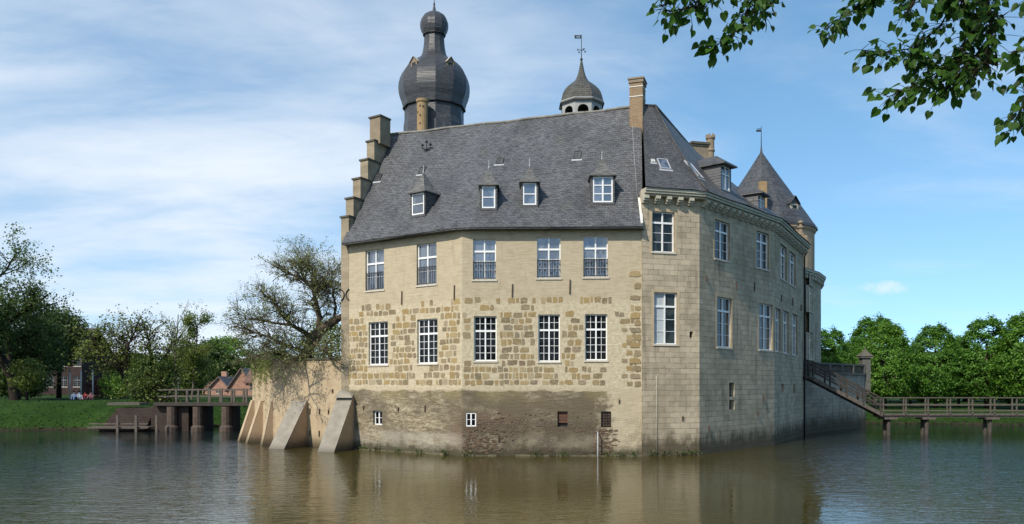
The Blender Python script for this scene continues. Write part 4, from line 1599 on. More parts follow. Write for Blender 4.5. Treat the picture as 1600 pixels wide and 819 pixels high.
# little dormer on the cone
ang = math.radians(-62)
nn = Vector((math.cos(ang), math.sin(ang), 0))
c = Vector((rx, RD, 0)) + nn * (62 * kr)
dd_ = Vector((-nn.y, nn.x, 0))
fr = Fr((c - dd_ * .45).xy, (c + dd_ * .45).xy)
z0, z1 = rz(345), rz(332)
m1 = MB()
m1.fbox(fr, 0, .9, -1.5, .3, z0, z1)
l_ = m1.build('dormer', M['cornice'], rt)
m1 = MB()
for a, b, za, zb_ in ((-.2, .45, z1, z1 + .75), (.45, 1.1, z1 + .75, z1)):
    m1.poly([fr.pt(a, .45, za), fr.pt(b, .45, zb_), fr.pt(b, -1.5, zb_), fr.pt(a, -1.5, za)])
m1.poly([fr.pt(0, .3, z1), fr.pt(.9, .3, z1), fr.pt(.45, .3, z1 + .6)])
m1.build('dormer_roof', M['cone'], l_)
m1 = MB()
m1.poly([fr.pt(.2, .31, z0 + .15), fr.pt(.7, .31, z0 + .15), fr.pt(.7, .31, z1 - .1), fr.pt(.2, .31, z1 - .1)])
m1.build('pane', M['glass_low'], l_)

# ------------------------------------------------------------------ CORNER BLOCK beyond the wing
blk = empty('corner_block', (24, 66, 4.62), 'lower rounded castle corner block with corbelled cornice above the terrace', 'castle wing')
bpts = [(21.9, 61.1), (23.9, 63.6), (25.6, 66.6), (26.5, 69.5), (26.4, 73.0), (22, 76)]
ZB = 12.45
mb = MB()
frs = []
u = 60
for i in range(len(bpts) - 1):
    fr = Fr(bpts[i], bpts[i + 1], u)
    u += fr.L
    frs.append(fr)
    ops = []
    if i == 0:
        pass
    if i == 1:
        ops = [fr.rect(1264.5, 447, 1270.5, 487), fr.rect(1264.5, 520, 1270.5, 561)]
        bw = ops
    wall(mb, fr, 2, ZB, ops)
mb.build('wall', M['ashlar_grey'], blk)
for o in bw:
    window(frs[1], o, blk, ST_WING, 'glass_wing')
cn = MB()
Bp = [Vector((*b, 0)) for b in bpts]
def mit2(i, o):
    if i == 0:
        return Bp[0] + frs[0].n * o
    if i == len(Bp) - 1:
        return Bp[-1] + frs[-1].n * o
    m2 = (frs[i - 1].n + frs[i].n).normalized()
    return Bp[i] + m2 * (o / m2.dot(frs[i].n))
for (o, z0, z1) in ((.3, ZB - .2, ZB - .02), (.38, ZB - .02, ZB + .16)):
    for i in range(len(Bp) - 1):
        a, b, ai, bi = mit2(i, o), mit2(i + 1, o), mit2(i, -.1), mit2(i + 1, -.1)
        cn.poly([zv(a, z0), zv(b, z0), zv(b, z1), zv(a, z1)])
        cn.poly([zv(ai, z0), zv(bi, z0), zv(b, z0), zv(a, z0)])
        cn.poly([zv(a, z1), zv(b, z1), zv(bi, z1), zv(ai, z1)])
cn_ = cn.build('cornice', M['cornice'], blk)
for fr in frs[:3]:
    n = int(fr.L / .6)
    for k in range(n):
        s = (k + .5) * fr.L / n
        cb = MB()
        cb.fbox(fr, s - .12, s + .12, -.02, .26, ZB - .5, ZB - .203)
        cb.build('corbel', M['cornice'], cn_)
rf = MB()
apx = Vector((21.5, 70, ZB + 1.3))
for i in range(len(Bp) - 1):
    rf.poly([zv(mit2(i, .42), ZB + .17), zv(mit2(i + 1, .42), ZB + .17), apx], [(0, 0), (3, 0), (1.5, 4)])
rf.build('roof', M['slate_dark'], blk)

# ------------------------------------------------------------------ TERRACE WALL, balustrade, corner pillar
T0, T1, T2 = (21.75, 60.4), (31.25, 71.0), (27.5, 76.0)
FT = Fr(T0, T1, 80)
FT2 = Fr(T1, T2, 94)
terr = empty('terrace_wall', (26.5, 65.7, 0), 'grey rendered terrace wall with stone balustrade and roofed corner pillar beside the wooden stair', 'wall')
mb = MB()
wall(mb, FT, -1.2, 4.55)
wall(mb, FT2, -1.2, 4.55)
M['terrwall'] = m_ashlar('terrace_render', (.33, .30, .24), 1.2)
mb.build('wall', M['terrwall'], terr)
mb = MB()
mb.fbox(FT, -.1, FT.L + .12, -.4, .14, 4.56, 4.74)
mb.fbox(FT2, .1, FT2.L, -.4, .14, 4.56, 4.735)
mb.build('coping', M['balu'], terr)
bal = MB()
bal.fbox(FT, 0, FT.L, -.22, .04, 5.36, 5.5)
bal.fbox(FT2, .1, FT2.L, -.22, .04, 5.36, 5.495)
for k in range(0, 6):
    s = k * FT.L / 5.2
    bal.fbox(FT, s, s + .34, -.26, .08, 4.742, 5.355)
bal.build('balustrade', M['balu'], terr)
n = 44
for k in range(n):
    s = .5 + (FT.L - 1) * k / (n - 1)
    p = FT.pt(s, -.09, 0)
    if abs((s / (FT.L / 5.2) + .0) % 1 * (FT.L / 5.2) - .17) < .25:
        continue
    bl = MB()
    bl.lathe(p.x, p.y, [(.07, 4.742), (.045, 4.8), (.085, 4.93), (.075, 5.02), (.035, 5.2), (.06, 5.3), (.06, 5.355)], 6, 0, True)
    bl.build('baluster', M['balu'], terr)
pl = MB()
pc = FT.pt(FT.L + .05, -.1, 0)
pl.box(pc.x - .36, pc.x + .36, pc.y - .36, pc.y + .36, 3.4, 6.1)
pl.box(pc.x - .5, pc.x + .5, pc.y - .5, pc.y + .5, 6.1, 6.22)
for q, (o, z0) in enumerate(((.36, 3.2), (.27, 3.0), (.16, 2.8))):
    pl.box(pc.x - o, pc.x + o, pc.y - o, pc.y + o, z0, z0 + .199)
p_ = pl.build('pillar', M['balu'], terr)
pr = MB()
pr.lathe(pc.x, pc.y, [(.75, 6.222), (.78, 6.25), (.45, 6.5), (.12, 6.78), (.1, 6.86), (.12, 6.95), (.01, 7.02)], 4, math.pi / 4)
pr.build('pillar_roof', M['cap'], p_)

# ------------------------------------------------------------------ WOODEN STAIR + FOOTBRIDGE (right)
fb = empty('footbridge', (34, 60.3, 1.5), 'weathered wooden footbridge with rails running right from the stair foot', 'bridge')
BY0, BY1 = 59.7, 60.8
bx0, bx1 = 27.3, 52.0
DZ = 1.52
mb = MB()
x = bx0
while x < bx1:
    mb.box(x, x + .17, BY0 - .05, BY1 + .05, DZ, DZ + .05)
    x += .18
mb.build('deck', M['wood_grey'], fb)
mb = MB()
mb.box(bx0, bx1, BY0 + .02, BY0 + .16, DZ - .2, DZ - .002)
mb.box(bx0, bx1, BY1 - .16, BY1 - .02, DZ - .2, DZ - .002)
mb.box(bx0, bx1, BY0 - .08, BY0 - .051, DZ - .06, DZ + .06)
mb.build('beam', M['wood_grey'], fb)
px_ = 1415.0
posts = []
while (px_ - 800) / FL * 60 < bx1 - .3:
    posts.append((px_ - 800) / FL * BY0)
    px_ += 34.6
for yy in (BY0 - .04, BY1 + .04):
    for xx in [bx0 + .25] + [q + (.40 if yy > 60 else 0) for q in posts]:
        m1 = MB()
        m1.box(xx - .042, xx + .042, yy - .04, yy + .04, DZ - .15, DZ + 1.22)
        m1.build('post', M['wood_grey'], fb)
    m1 = MB()
    s1, s2 = bx0 + .1, bx1
    m1.box(s1, s2, yy - .08, yy + .08, DZ + 1.22, DZ + 1.27)
    m1.box(s1, s2, yy - .03 - .05, yy - .051, DZ + .68, DZ + .76)
    m1.box(s1, s2, yy - .03 - .05, yy - .051, DZ + .26, DZ + .31)
    m1.build('rail', M['wood_grey'], fb)
for pxs in (1384, 1443, 1541, 1640):
    xx = (pxs - 800) / FL * 60.4
    for yy in (BY0 + .25, BY1 - .25):
        m1 = MB()
        m1.tube([(xx, yy, -1.5), (xx, yy, DZ - .35)], .14, 10)
        m1.build('pile', M['wood_dark'], fb)
    m1 = MB()
    m1.box(xx - .42, xx + .55, BY0 - .05, BY1 + .05, DZ - .36, DZ - .203)
    m1.build('pile_cap', M['wood_grey'], fb)

st = empty('wooden_stair', (24.8, 60.2, 1.5), 'dark wooden stair climbing from the footbridge to the castle terrace', 'stair')
a0, a1 = Vector((22.1, 0, 4.35)), Vector((27.45, 0, DZ))
for yy in (59.5, 60.5):
    m1 = MB()
    m1.bar((a0.x, yy, a0.z - .08), (a1.x, yy, a1.z - .02), .08, .26)
    m1.build('stringer', M['wood_grey'] if yy < 60 else M['wood_dark'], st)
    m1 = MB()
    if yy < 60:
        m1.bar((a0.x + .1, yy, a0.z + 1.12), (a1.x - .1, yy, a1.z + 1.22), .1, .12)
        m1.bar((a0.x + .1, yy, a0.z + .62), (a1.x - .1, yy, a1.z + .68), .06, .12)
    else:
        m1.bar((a0.x + .1, yy, a0.z + 1.12), (a1.x - .1, yy, a1.z + 1.22), .1, .1)
        m1.bar((a0.x + .1, yy, a0.z + .62), (a1.x - .1, yy, a1.z + .68), .06, .1)
    m1.build('handrail', M['wood_dark'], st)
    for k in range(5):
        f = (k + .15) / 4.3
        p = a0.lerp(a1, min(f, .985))
        m1 = MB()
        m1.box(p.x - .055, p.x + .055, yy - .055, yy + .055, p.z - .1, p.z + 1.15)
        m1.build('post', M['wood_dark'], st)
for k in range(15):
    p = a0.lerp(a1, (k + .3) / 15)
    m1 = MB()
    m1.box(p.x - .02, p.x + .32, 59.56, 60.44, p.z - .05, p.z)
    m1.build('tread', M['wood_dark'], st)
m1 = MB()
m1.box(21.55, 22.3, 59.3, 60.6, 4.18, 4.36)
m1.build('landing', M['wood_dark'], st)
m1 = MB()
for yy in (59.35,):
    m1.box(21.6, 22.3, yy - .05, yy + .05, 5.4, 5.5)
    for xx in (21.65, 21.95, 22.25):
        m1.box(xx - .04, xx + .04, yy - .04, yy + .04, 4.36, 5.4)
m1.build('landing_rail', M['wood_dark'], st)

# ------------------------------------------------------------------ RETAINING WALL with buttresses (left)
Q0, Q1, Q2, Q3 = (-10.05, 47.75), (-14.94, 50.3), (-17.6, 54.5), (-18.3, 64.0)
G1, G2, G3 = Fr(Q1, Q0, 100), Fr(Q2, Q1, 96), Fr(Q3, Q2, 88)
ret = empty('retaining_wall', (-14, 52, 0), 'buff rendered retaining wall left of the castle with sloping buttresses', 'wall')
mb = MB()
for g in (G1, G2, G3):
    wall(mb, g, -1.2, 5.25)
mb.build('wall', M['retain'], ret)
mb = MB()
for g, e in ((G1, 0), (G2, .002), (G3, .004)):
    mb.fbox(g, -.03, g.L + .03, -.5, .07, 5.252, 5.36 + e)
mb.build('coping', M['cap'], ret)


def buttress(top, foot, w_, ztop, lead=True, wtop=None):
    top, foot = Vector((*top, 0)), Vector((*foot, 0))
    d = (foot - top).normalized()
    s = Vector((-d.y, d.x, 0))       # to the right seen from the water
    if s.x < 0:
        s = -s
    inn = top - d * 1.2
    hw = w_ / 2
    m1 = MB()
    A = lambda p, q, z: Vector((p.x + s.x * q, p.y + s.y * q, z))
    L0 = (foot - top).length
    f2 = foot + d * (1.2 / (ztop - 0) * L0)          # below the water
    zb = -1.2
    for q, rev in ((-hw, False), (hw, True)):
        pts = [A(inn, q, zb), A(f2, q, zb), A(top + d * .12, q, ztop), A(inn, q, ztop)]
        if rev:
            pts.reverse()
        m1.poly(pts, [((p - A(inn, q, 0)).length if False else (p.x * d.x + p.y * d.y), p.z) for p in pts])
    m1.poly([A(inn, -hw, ztop), A(top + d * .12, -hw, ztop), A(top + d * .12, hw, ztop), A(inn, hw, ztop)])
    o = m1.build('buttress', M['buttress'], ret)
    m2 = MB()
    a, b = A(top + d * .12, -hw - .01, ztop + .01), A(top + d * .12, hw + .01, ztop + .01)
    c_, e = A(f2 + d * .02, hw + .01, zb), A(f2 + d * .02, -hw - .01, zb)
    L = (a - e).length
    m2.poly([e, c_, b, a], [(0, 0 - 1.2), (w_, -1.2), (w_, L - 1.2), (0, L - 1.2)])
    m2.build('sloping_face', M['lead'] if lead else M['retain'], o)


buttress((-9.72, 47.0), (-10.35, 44.75), 1.0, 3.0)
buttress((-12.95, 49.15), (-13.75, 47.0), 1.05, 2.75)
_n = G2.n
for (a_, L_) in ((G2.L - .25, .62), (G2.L * .48, .95), (.3, .95)):
    p_ = G2.pt(a_, 0, 0)
    buttress(p_.xy[:], (p_ + _n * L_).xy[:], .5, 2.7, False)
# capping lump above the corner buttress
m1 = MB()
fr = FA
s0, _ = fr.at(527)
m1.hexa([Vector(p) for p in ((-10.35, 46.75, 3.0), (-9.25, 46.45, 3.0), (-9.2, 47.4, 3.0), (-10.4, 47.9, 3.0), (-10.05, 47.2, 3.5), (-9.5, 46.95, 3.3), (-9.3, 47.3, 3.3), (-10.1, 47.9, 3.5))])
m1.build('buttress_cap', M['lead'], ret)
for px, y0, y1 in ((484.5, 638, 647), (499.5, 639, 647), (513.5, 640, 647), (484.5, 672, 681), (499, 673, 682), (520, 608, 614)):
    anchor(G1, px, y0, y1, ret)

# ------------------------------------------------------------------ foliage tools
def quad_mesh(name, C, N_, S, mat_, parent=None, tag_=None, aspect=.8, off=(0, 0, 0)):
    """leaf-sized diamonds: centres C, normals N_, sizes S"""
    n = len(C)
    rs = np.random.RandomState(n)
    N_ = N_ / (np.linalg.norm(N_, axis=1, keepdims=True) + 1e-9)
    T = rs.normal(size=(n, 3))
    T -= (T * N_).sum(1, keepdims=True) * N_
    T /= np.linalg.norm(T, axis=1, keepdims=True) + 1e-9
    Bv = np.cross(N_, T)
    S = S[:, None]
    V = np.empty((n, 4, 3))
    V[:, 0] = C - T * S * .5
    V[:, 1] = C + Bv * S * .5 * aspect + N_ * S * .08
    V[:, 2] = C + T * S * .5
    V[:, 3] = C - Bv * S * .5 * aspect + N_ * S * .08
    V = V.reshape(-1, 3) - np.array(off)
    me = bpy.data.meshes.new(name)
    me.vertices.add(n * 4)
    me.vertices.foreach_set('co', V.ravel())
    me.loops.add(n * 4)
    me.loops.foreach_set('vertex_index', np.arange(n * 4))
    me.polygons.add(n)
    me.polygons.foreach_set('loop_start', np.arange(n) * 4)
    me.polygons.foreach_set('loop_total', np.full(n, 4))
    me.update(calc_edges=True)
    me.materials.append(mat_)
    o = bpy.data.objects.new(name, me)
    COL.objects.link(o)
    o.parent = parent
    return o


def grow(rg, mb, start, d, L, r, lvl, maxl, tips, P):
    nseg = P.get('seg', 5)
    p = Vector(start)
    d = Vector(d).normalized()
    pts, rad = [p.copy()], [r]
    for i in range(nseg):
        j = P['wig'] * (1 + .3 * lvl)
        d = (d + Vector((rg.gauss(0, j), rg.gauss(0, j), rg.gauss(0, j) + P['up'][min(lvl, len(P['up']) - 1)]))).normalized()
        p = p + d * (L / nseg)
        pts.append(p.copy())
        rad.append(r * (1 - (i + 1) / nseg * P.get('taper', .62)))
    mb.tube(pts, rad, 7 if lvl == 0 else (5 if lvl == 1 else 3), cap=False)
    if lvl >= P.get('tiplvl', maxl - 1):
        for q in pts[1:]:
            tips.append((q, lvl))
    if lvl < maxl:
        nch = P['kids'][min(lvl, len(P['kids']) - 1)]
        for k in range(nch):
            f = rg.uniform(P['from'][min(lvl, len(P['from']) - 1)], 1.0)
            x = f * nseg
            i = min(int(x), nseg - 1)
            q = pts[i].lerp(pts[i + 1], x - i)
            dd = (pts[i + 1] - pts[i]).normalized()
            side = Vector((rg.gauss(0, 1), rg.gauss(0, 1), rg.gauss(0, .6)))
            side -= dd * side.dot(dd)
            side.normalize()
            a = rg.uniform(*P['ang'])
            nd = dd * math.cos(a) + side * math.sin(a)
            grow(rg, mb, q, nd, L * P['len'] * rg.uniform(.7, 1.15), max(rad[i] * .6, .006), lvl + 1, maxl, tips, P)


def branch_tree(name, label, loc, seed, H, r, P, maxl, leafm, barkm, per, size, spread, group=None, lean=(0, 0, 1), cat='tree', dense=None):
    rg = random.Random(seed)
    root = empty(name, loc, label, cat, group)
    mb = MB()
    tips = []
    grow(rg, mb, loc, lean, H, r, 0, maxl, tips, P)
    mb.build('trunk', M[barkm], root)
    rs = np.random.RandomState(seed)
    C = np.array([t[0][:] for t in tips])
    if dense is not None:
        rep = np.maximum(0, (per * dense(C) + rs.rand(len(C)))).astype(int)
    else:
        rep = np.full(len(C), per)
    C = np.repeat(C, rep, 0) + rs.normal(size=(rep.sum(), 3)) * spread
    N_ = rs.normal(size=C.shape) * .9 + np.array([-.25, -.3, .7])
    S = rs.uniform(.6, 1.25, len(C)) * size
    quad_mesh('crown', C, N_, S, M[leafm], root, off=loc)
    return root


def crown_points(rs, rx_, ry_, rz_, nclump, per, sp, lobes=7, shell=(.72, 1.02), flat=.6, boxy=0.0):
    """clumps spread over a lobed ellipsoid, thinner inside"""
    U = rs.normal(size=(nclump, 3))
    U /= np.linalg.norm(U, axis=1, keepdims=True)
    lob = rs.normal(size=(lobes, 3))
    lob /= np.linalg.norm(lob, axis=1, keepdims=True)
    bump = np.max(U @ lob.T, axis=1)
    R_ = (shell[0] + (shell[1] - shell[0]) * rs.rand(nclump) ** .6) * (.82 + .22 * bump)
    CC = U * R_[:, None] * np.array([rx_, ry_, rz_])
    hh_ = np.sqrt(U[:, 0] ** 2 + U[:, 1] ** 2) + 1e-3
    CC[:, :2] *= (hh_ ** -boxy)[:, None]
    C = np.repeat(CC, per, 0)
    no = np.repeat(U, per, 0)
    C = C + rs.normal(size=C.shape) * np.array([sp, sp, sp * flat])
    return C, no


def bushy(name, label, loc, seed, rx_, ry_, rz_, zc, leafm, barkm='bark', nclump=260, per=46, sp=.33, leaf=.24, trunk_r=.2, cat='tree', group=None, flat=.6, droop=.35, taper=0.0, boxy=0.0, shell=(.72, 1.02)):
    rs = np.random.RandomState(seed)
    rg = random.Random(seed)
    root = empty(name, loc, label, cat, group)
    C, no = crown_points(rs, rx_, ry_, rz_, nclump, per, sp, flat=flat, boxy=boxy, shell=shell)
    tp_ = 1 - taper * np.clip(C[:, 2] / rz_, -.2, 1)
    C[:, 0] *= tp_
    C[:, 1] *= tp_
    C[:, 2] += zc
    keep = C[:, 2] > .15
    C, no = C[keep], no[keep]
    N_ = no * .7 + rs.normal(size=C.shape) * .5 + np.array([0, 0, droop])
    S = rs.uniform(.6, 1.3, len(C)) * leaf
    quad_mesh('crown', C, N_, S, M[leafm], root)
    if trunk_r > 0:
        mb = MB()
        L = Vector(loc)
        mb.tube([L + Vector((0, 0, -.2)), L + Vector((.05, 0, zc * .5)), L + Vector((0, .05, zc + rz_ * .35))], [trunk_r * 1.25, trunk_r, trunk_r * .45], 9)
        for k in range(9):
            a = rg.uniform(0, 6.28)
            z0 = max(zc - rz_ * .75, .9) + rg.uniform(0, rz_ * .8)
            e = Vector((math.cos(a) * rx_ * .62, math.sin(a) * ry_ * .62, z0 + rz_ * rg.uniform(.15, .5)))
            mb.tube([L + Vector((0, 0, z0)), L + Vector((e.x * .5, e.y * .5, z0 + .2)), L + e], [trunk_r * .5, trunk_r * .32, .03], 5)
        mb.build('trunk', M[barkm], root)
    return root


# ------------------------------------------------------------------ LIME ROW on the right bank
lime_v = []
hx0 = lambda px, D: (px - 800) / FL * D
GL_ = 'clipped lime trees in a row on the right bank'
specs = [  # px, top y, depth, half width (m)
    (1296, 517, 91, 2.7), (1336, 528, 95, 2.2), (1382, 505, 87, 2.9), (1422, 538, 96, 2.0), (1462, 506, 88, 2.7), (1498, 526, 95, 2.1),
    (1541, 500, 87, 3.1), (1576, 524, 94, 2.0), (1608, 489, 83, 3.2), (1652, 492, 84, 2.9), (1690, 495, 84, 3.0)]
lime_labels = ['lime tree nearest the castle wing, half behind the corner block', 'lime tree just left of the terrace pillar roof', 'full rounded lime tree rising right behind the stone pillar',
               'lower lime tree tucked behind the stair foot', 'lime tree with a peaked crown behind the start of the footbridge', 'narrow lime tree joined to the peaked one',
               'broadest lime tree, behind the middle footbridge posts', 'small notch-topped lime tree right of the broadest one', 'tall lime tree at the right edge of the photo',
               'lime tree beyond the right edge, crown just entering the frame', 'lime tree furthest right beyond the footbridge']
for i, (px, yt, D, hw) in enumerate(specs):
    x = (px - 800) / FL * D
    zt = CH + (HY - yt) / FL * D
    zg = 1.1
    if i < 3:
        r = bushy('lime_tree', lime_labels[i], (x, D, zg), 40 + i, 3.0, 3.0, 4.5, 5.4, ('leaf_lime', 'leaf_lime2', 'leaf_lime3')[i], nclump=330, per=60, sp=.30, leaf=.235, trunk_r=.22, group=GL_, droop=.5, taper=.30, boxy=.40, shell=(.86, 1.0))
        r.scale = (hw / 3.2, hw / 3.2, (zt - zg) / 9.9)
        lime_v.append(r)
    else:
        r = dup(lime_v[i % 3], (x, D, zg), (i * 1.9) % 6.28, (hw / 3.2, hw / 3.2, (zt - zg) / 9.9), lime_labels[i], GL_)
back_v = bushy('park_tree', 'dark tree behind the limes beside the castle', (hx0(1300, 118), 118, 1.1), 49, 3.0, 3.0, 4.5, 5.4, 'leaf_dark', nclump=300, per=44, sp=.4, leaf=.3, trunk_r=.22, group='trees behind the lime row', droop=.4)
back_v.scale = (1.8, 1.8, (CH + 55 / FL * 118 - 1.1) / 9.9)
# trees further back on the right
for i, (px, yt, D, hw) in enumerate(((1366, 498, 112, 4.0), (1440, 548, 118, 6), (1510, 545, 120, 6), (1575, 542, 118, 6), (1640, 535, 116, 6))):
    x = (px - 800) / FL * D
    zt = CH + (HY - yt) / FL * D
    lb = ['paler round-topped tree rising behind the lime row', 'dark tree showing between the pillar and the peaked lime',
          'dark tree behind the lime row near the bridge piles', 'dark tree behind the small notch-topped lime', 'dark tree behind the right-edge lime'][i]
    dup(lime_v[0] if i == 0 else back_v, (x, D, 1.1), i * 1.3, (hw / 3.0, hw / 3.0, (zt - 1.1) / 9.9), lb, 'trees behind the lime row')

# ------------------------------------------------------------------ LEFT BACKGROUND
LG = 2.15
PW = dict(wig=.13, up=(.05, .03, .02, .0), kids=(9, 6, 5, 4), ang=(.45, 1.1), len=.62, seg=5)
PW['from'] = (.25, .25, .2, .2)
x = (32 - 800) / FL * 82
branch_tree('tall_tree', 'tall dark tree at the left edge with airy half-bare top', (x - .5, 82, LG), 5, 11.5, .55,
            dict(wig=.10, up=(.05, .04, .03, .02), kids=(11, 7, 5, 4), ang=(.5, 1.15), len=.56, seg=5, tiplvl=2, **{'from': (.18, .2, .2, .2)}),
            4, 'leaf_mid', 'bark_dark', 3, .23, .32, dense=lambda C: np.clip(1.5 - (C[:, 2] - 6) / 9.0, .45, 2.2))
bushy('yew_tree', 'dense dark evergreen under the tall tree at the left edge', ((22 - 800) / FL * 88, 88, LG), 61, 4.6, 4, 5.2, 5.0, 'leaf_dark', 'bark_dark', 300, 44, .5, .3, .3, flat=.8)
bushy('yew_tree', 'second dark evergreen, in front of the brick mansion', ((92 - 800) / FL * 95, 95, LG), 62, 3.0, 3, 3.3, 7.3, 'leaf_dark', 'bark_dark', 200, 44, .5, .3, .25, flat=.8)
bushy('weeping_tree', 'small yellow-green tree with hanging leaves at the far left', ((42 - 800) / FL * 80, 80, LG), 63, 1.6, 1.5, 1.4, 2.6, 'leaf_olive', 'bark_dark', 90, 30, .3, .2, .12)
def limbed_tree(name, label, loc, D, limbs_px, seed, barkm, leafm, leaf, keep, per, spread, kids, nside, lens=(1.2, 2.4)):
    rg = random.Random(seed)
    root = empty(name, loc, label, 'tree')
    tb = MB()
    tips = []
    P = dict(wig=.15, up=(.05, .05, .04, .02), kids=kids, ang=(.4, 1.1), len=.6, seg=4, tiplvl=1, taper=.7)
    P['from'] = (.15, .15, .15)
    for pts, r in limbs_px:
        pts = [PX(a, b, D + c) for a, b, c in pts]
        n = len(pts)
        tb.tube(pts, [r * (1 - .72 * i / (n - 1)) for i in range(n)], 7, cap=False)
        if r > .3:
            continue
        for i in range(n - 1):
            for q in range(nside):
                p = pts[i].lerp(pts[i + 1], rg.random())
                dd = (pts[i + 1] - pts[i]).normalized()
                side = Vector((rg.gauss(0, 1), rg.gauss(0, .9), rg.gauss(.25, .8))).normalized()
                grow(rg, tb, p, dd * .5 + side * .9, rg.uniform(*lens), r * .26, 1, 3, tips, P)
        for q in range(4):
            grow(rg, tb, pts[-1], (pts[-1] - pts[-2]).normalized() + Vector((rg.gauss(0, .5), rg.gauss(0, .5), rg.gauss(.1, .4))), rg.uniform(*lens), r * .3, 1, 3, tips, P)
    tb.build('trunk', M[barkm], root)
    rs = np.random.RandomState(seed)
    C = np.array([t[0][:] for t in tips])
    C = C[rs.rand(len(C)) < keep]
    C = np.repeat(C, per, 0)
    C = C + rs.normal(size=C.shape) * spread
    quad_mesh('crown', C, rs.normal(size=C.shape) + np.array([-.2, -.3, .8]), rs.uniform(.6, 1.3, len(C)) * leaf, M[leafm], root, off=loc)
    print(name, len(tb.v), len(C))
    return root


limbed_tree('spreading_tree', 'wide spreading tree with crooked limbs above the left landing stage', tuple(PX(212, 632, 75)), 75, [
    ([(214, 640, 0), (208, 612, 0), (196, 590, 0)], .42),
    ([(196, 590, 0), (180, 572, -.5), (160, 562, -1), (140, 560, -1)], .2),
    ([(196, 590, 0), (188, 565, 1), (168, 545, 1.5), (148, 532, 1)], .2),
    ([(196, 590, 0), (196, 562, .5), (200, 540, -.5), (210, 520, 0)], .24),
    ([(208, 612, 0), (224, 585, 1), (236, 556, .5), (232, 528, 0)], .24),
    ([(224, 585, 1), (246, 570, 0), (262, 552, -.5), (268, 538, 0)], .16),
    ([(200, 540, -.5), (186, 528, 0), (176, 520, 0)], .12),
    ([(214, 620, 0), (235, 608, -1.5), (255, 600, -2), (262, 590, -1)], .14),
    ([(214, 622, 0), (228, 618, -2), (240, 622, -2.5)], .12)], 41, 'bark_dark', 'leaf_olive', .20, .5, 1, .22, (4, 4, 3), 8)
bushy('evergreen_shrub', 'dark dense shrub beside the left bridge head', ((240 - 800) / FL * 74, 74, 1.6), 64, 2.2, 1.8, 2.6, 2.4, 'leaf_dark', 'bark_dark', 150, 40, .33, .2, .12, cat='shrub')
branch_tree('slender_tree', 'slender light tree right of the spreading tree', ((300 - 800) / FL * 86, 86, LG), 23, 8.0, .16,
            dict(wig=.07, up=(.06, .05, .03, .02), kids=(22, 6, 4), ang=(.7, 1.1), len=.27, seg=6, tiplvl=1, **{'from': (.25, .2, .2)}),
            3, 'leaf_olive', 'bark_pale', 2, .17, .25)
branch_tree('bare_tree', 'nearly bare leaning tree behind the slender one', ((268 - 800) / FL * 96, 96, LG), 29, 10.0, .14,
            dict(wig=.06, up=(.03, .03, .0), kids=(9, 5, 3), ang=(.35, .8), len=.34, seg=6, tiplvl=2, **{'from': (.35, .2, .2)}),
            3, 'leaf_grey', 'bark_pale', 1, .15, .12, lean=(.25, 0, 1))
bushy('green_tree', 'round fresh green tree above the brick gables', ((350 - 800) / FL * 140, 140, LG), 65, 5.0, 4.5, 4.2, 6.0, 'leaf_bright', 'bark', 200, 40, .5, .4, .3)
bushy('green_tree', 'darker green tree left of the brick gables', ((325 - 800) / FL * 135, 135, LG), 66, 3.8, 3.8, 4.0, 4.8, 'leaf_dark', 'bark', 170, 40, .5, .4, .3)
bushy('green_tree', 'olive green tree behind the white post by the bridge', ((290 - 800) / FL * 100, 100, LG), 67, 2.8, 2.8, 3.0, 3.2, 'leaf_olive', 'bark', 180, 36, .45, .28, .2)
bushy('copper_shrub', 'dark red copper-leaved shrub on the left lawn', ((158 - 800) / FL * 92, 92, LG), 68, 1.7, 1.4, 1.2, 1.0, 'leaf_red', 'bark', 90, 30, .25, .18, .08, cat='shrub')
bushy('bright_shrub', 'fresh yellow-green bush right of the copper shrub', ((187 - 800) / FL * 88, 88, LG), 69, 1.9, 1.6, 1.9, 1.5, 'leaf_bright', 'bark', 110, 30, .3, .2, .08, cat='shrub')
# woodland further behind
far = [(-110, 150, 9, 'far tree behind the lawn, furthest left'), (-97, 158, 8, 'far tree behind the tall left tree'), (-88, 165, 9, 'far tree seen under the tall tree crown'),
       (-75, 160, 7.5, 'far tree left of the flagpoles'), (-90, 170, 8, 'far tree behind the mansion roof'), (-82, 150, 8, 'far tree right of the mansion'),
       (-76, 148, 7, 'far tree behind the copper shrub'), (-68, 145, 7, 'far tree behind the bright shrub'), (-60, 150, 8, 'far tree behind the spreading tree'),
       (-54, 150, 7, 'far tree behind the slender tree'), (-48, 160, 8, 'far tree behind the brick gables')]
fm_ = bushy('far_tree', far[0][3], (far[0][0], far[0][1], LG), 70, 5, 5, 4.6, 4.6, 'leaf_dark', 'bark_dark', 230, 36, .6, .5, .3, group='far trees behind the left lawn', flat=.8)
for (x, y, h, lb) in far[1:]:
    dup(fm_, (x, y, LG), x * 1.7 % 6, (h / 8, h / 8, h / 9.2), lb, 'far trees behind the left lawn')

# wooded bank behind the viewpoint (seen mirrored in the window panes)
rs = np.random.RandomState(31)
cx_ = rs.uniform(-40, 110, 900)
cz_ = 1.5 + rs.rand(900) * np.where(cx_ > 32, 19, 11.5) + 1.2 * np.sin(cx_ * .6)
C = np.repeat(np.stack([cx_, -20 + rs.uniform(-3, 3, 900), cz_], 1), 26, 0) + rs.normal(size=(900 * 26, 3)) * .9
tag(quad_mesh('wooded_bank', C, rs.normal(size=C.shape) + np.array([0, .8, .5]), rs.uniform(.35, .8, len(C)), M['leaf_dark']), kind='stuff')
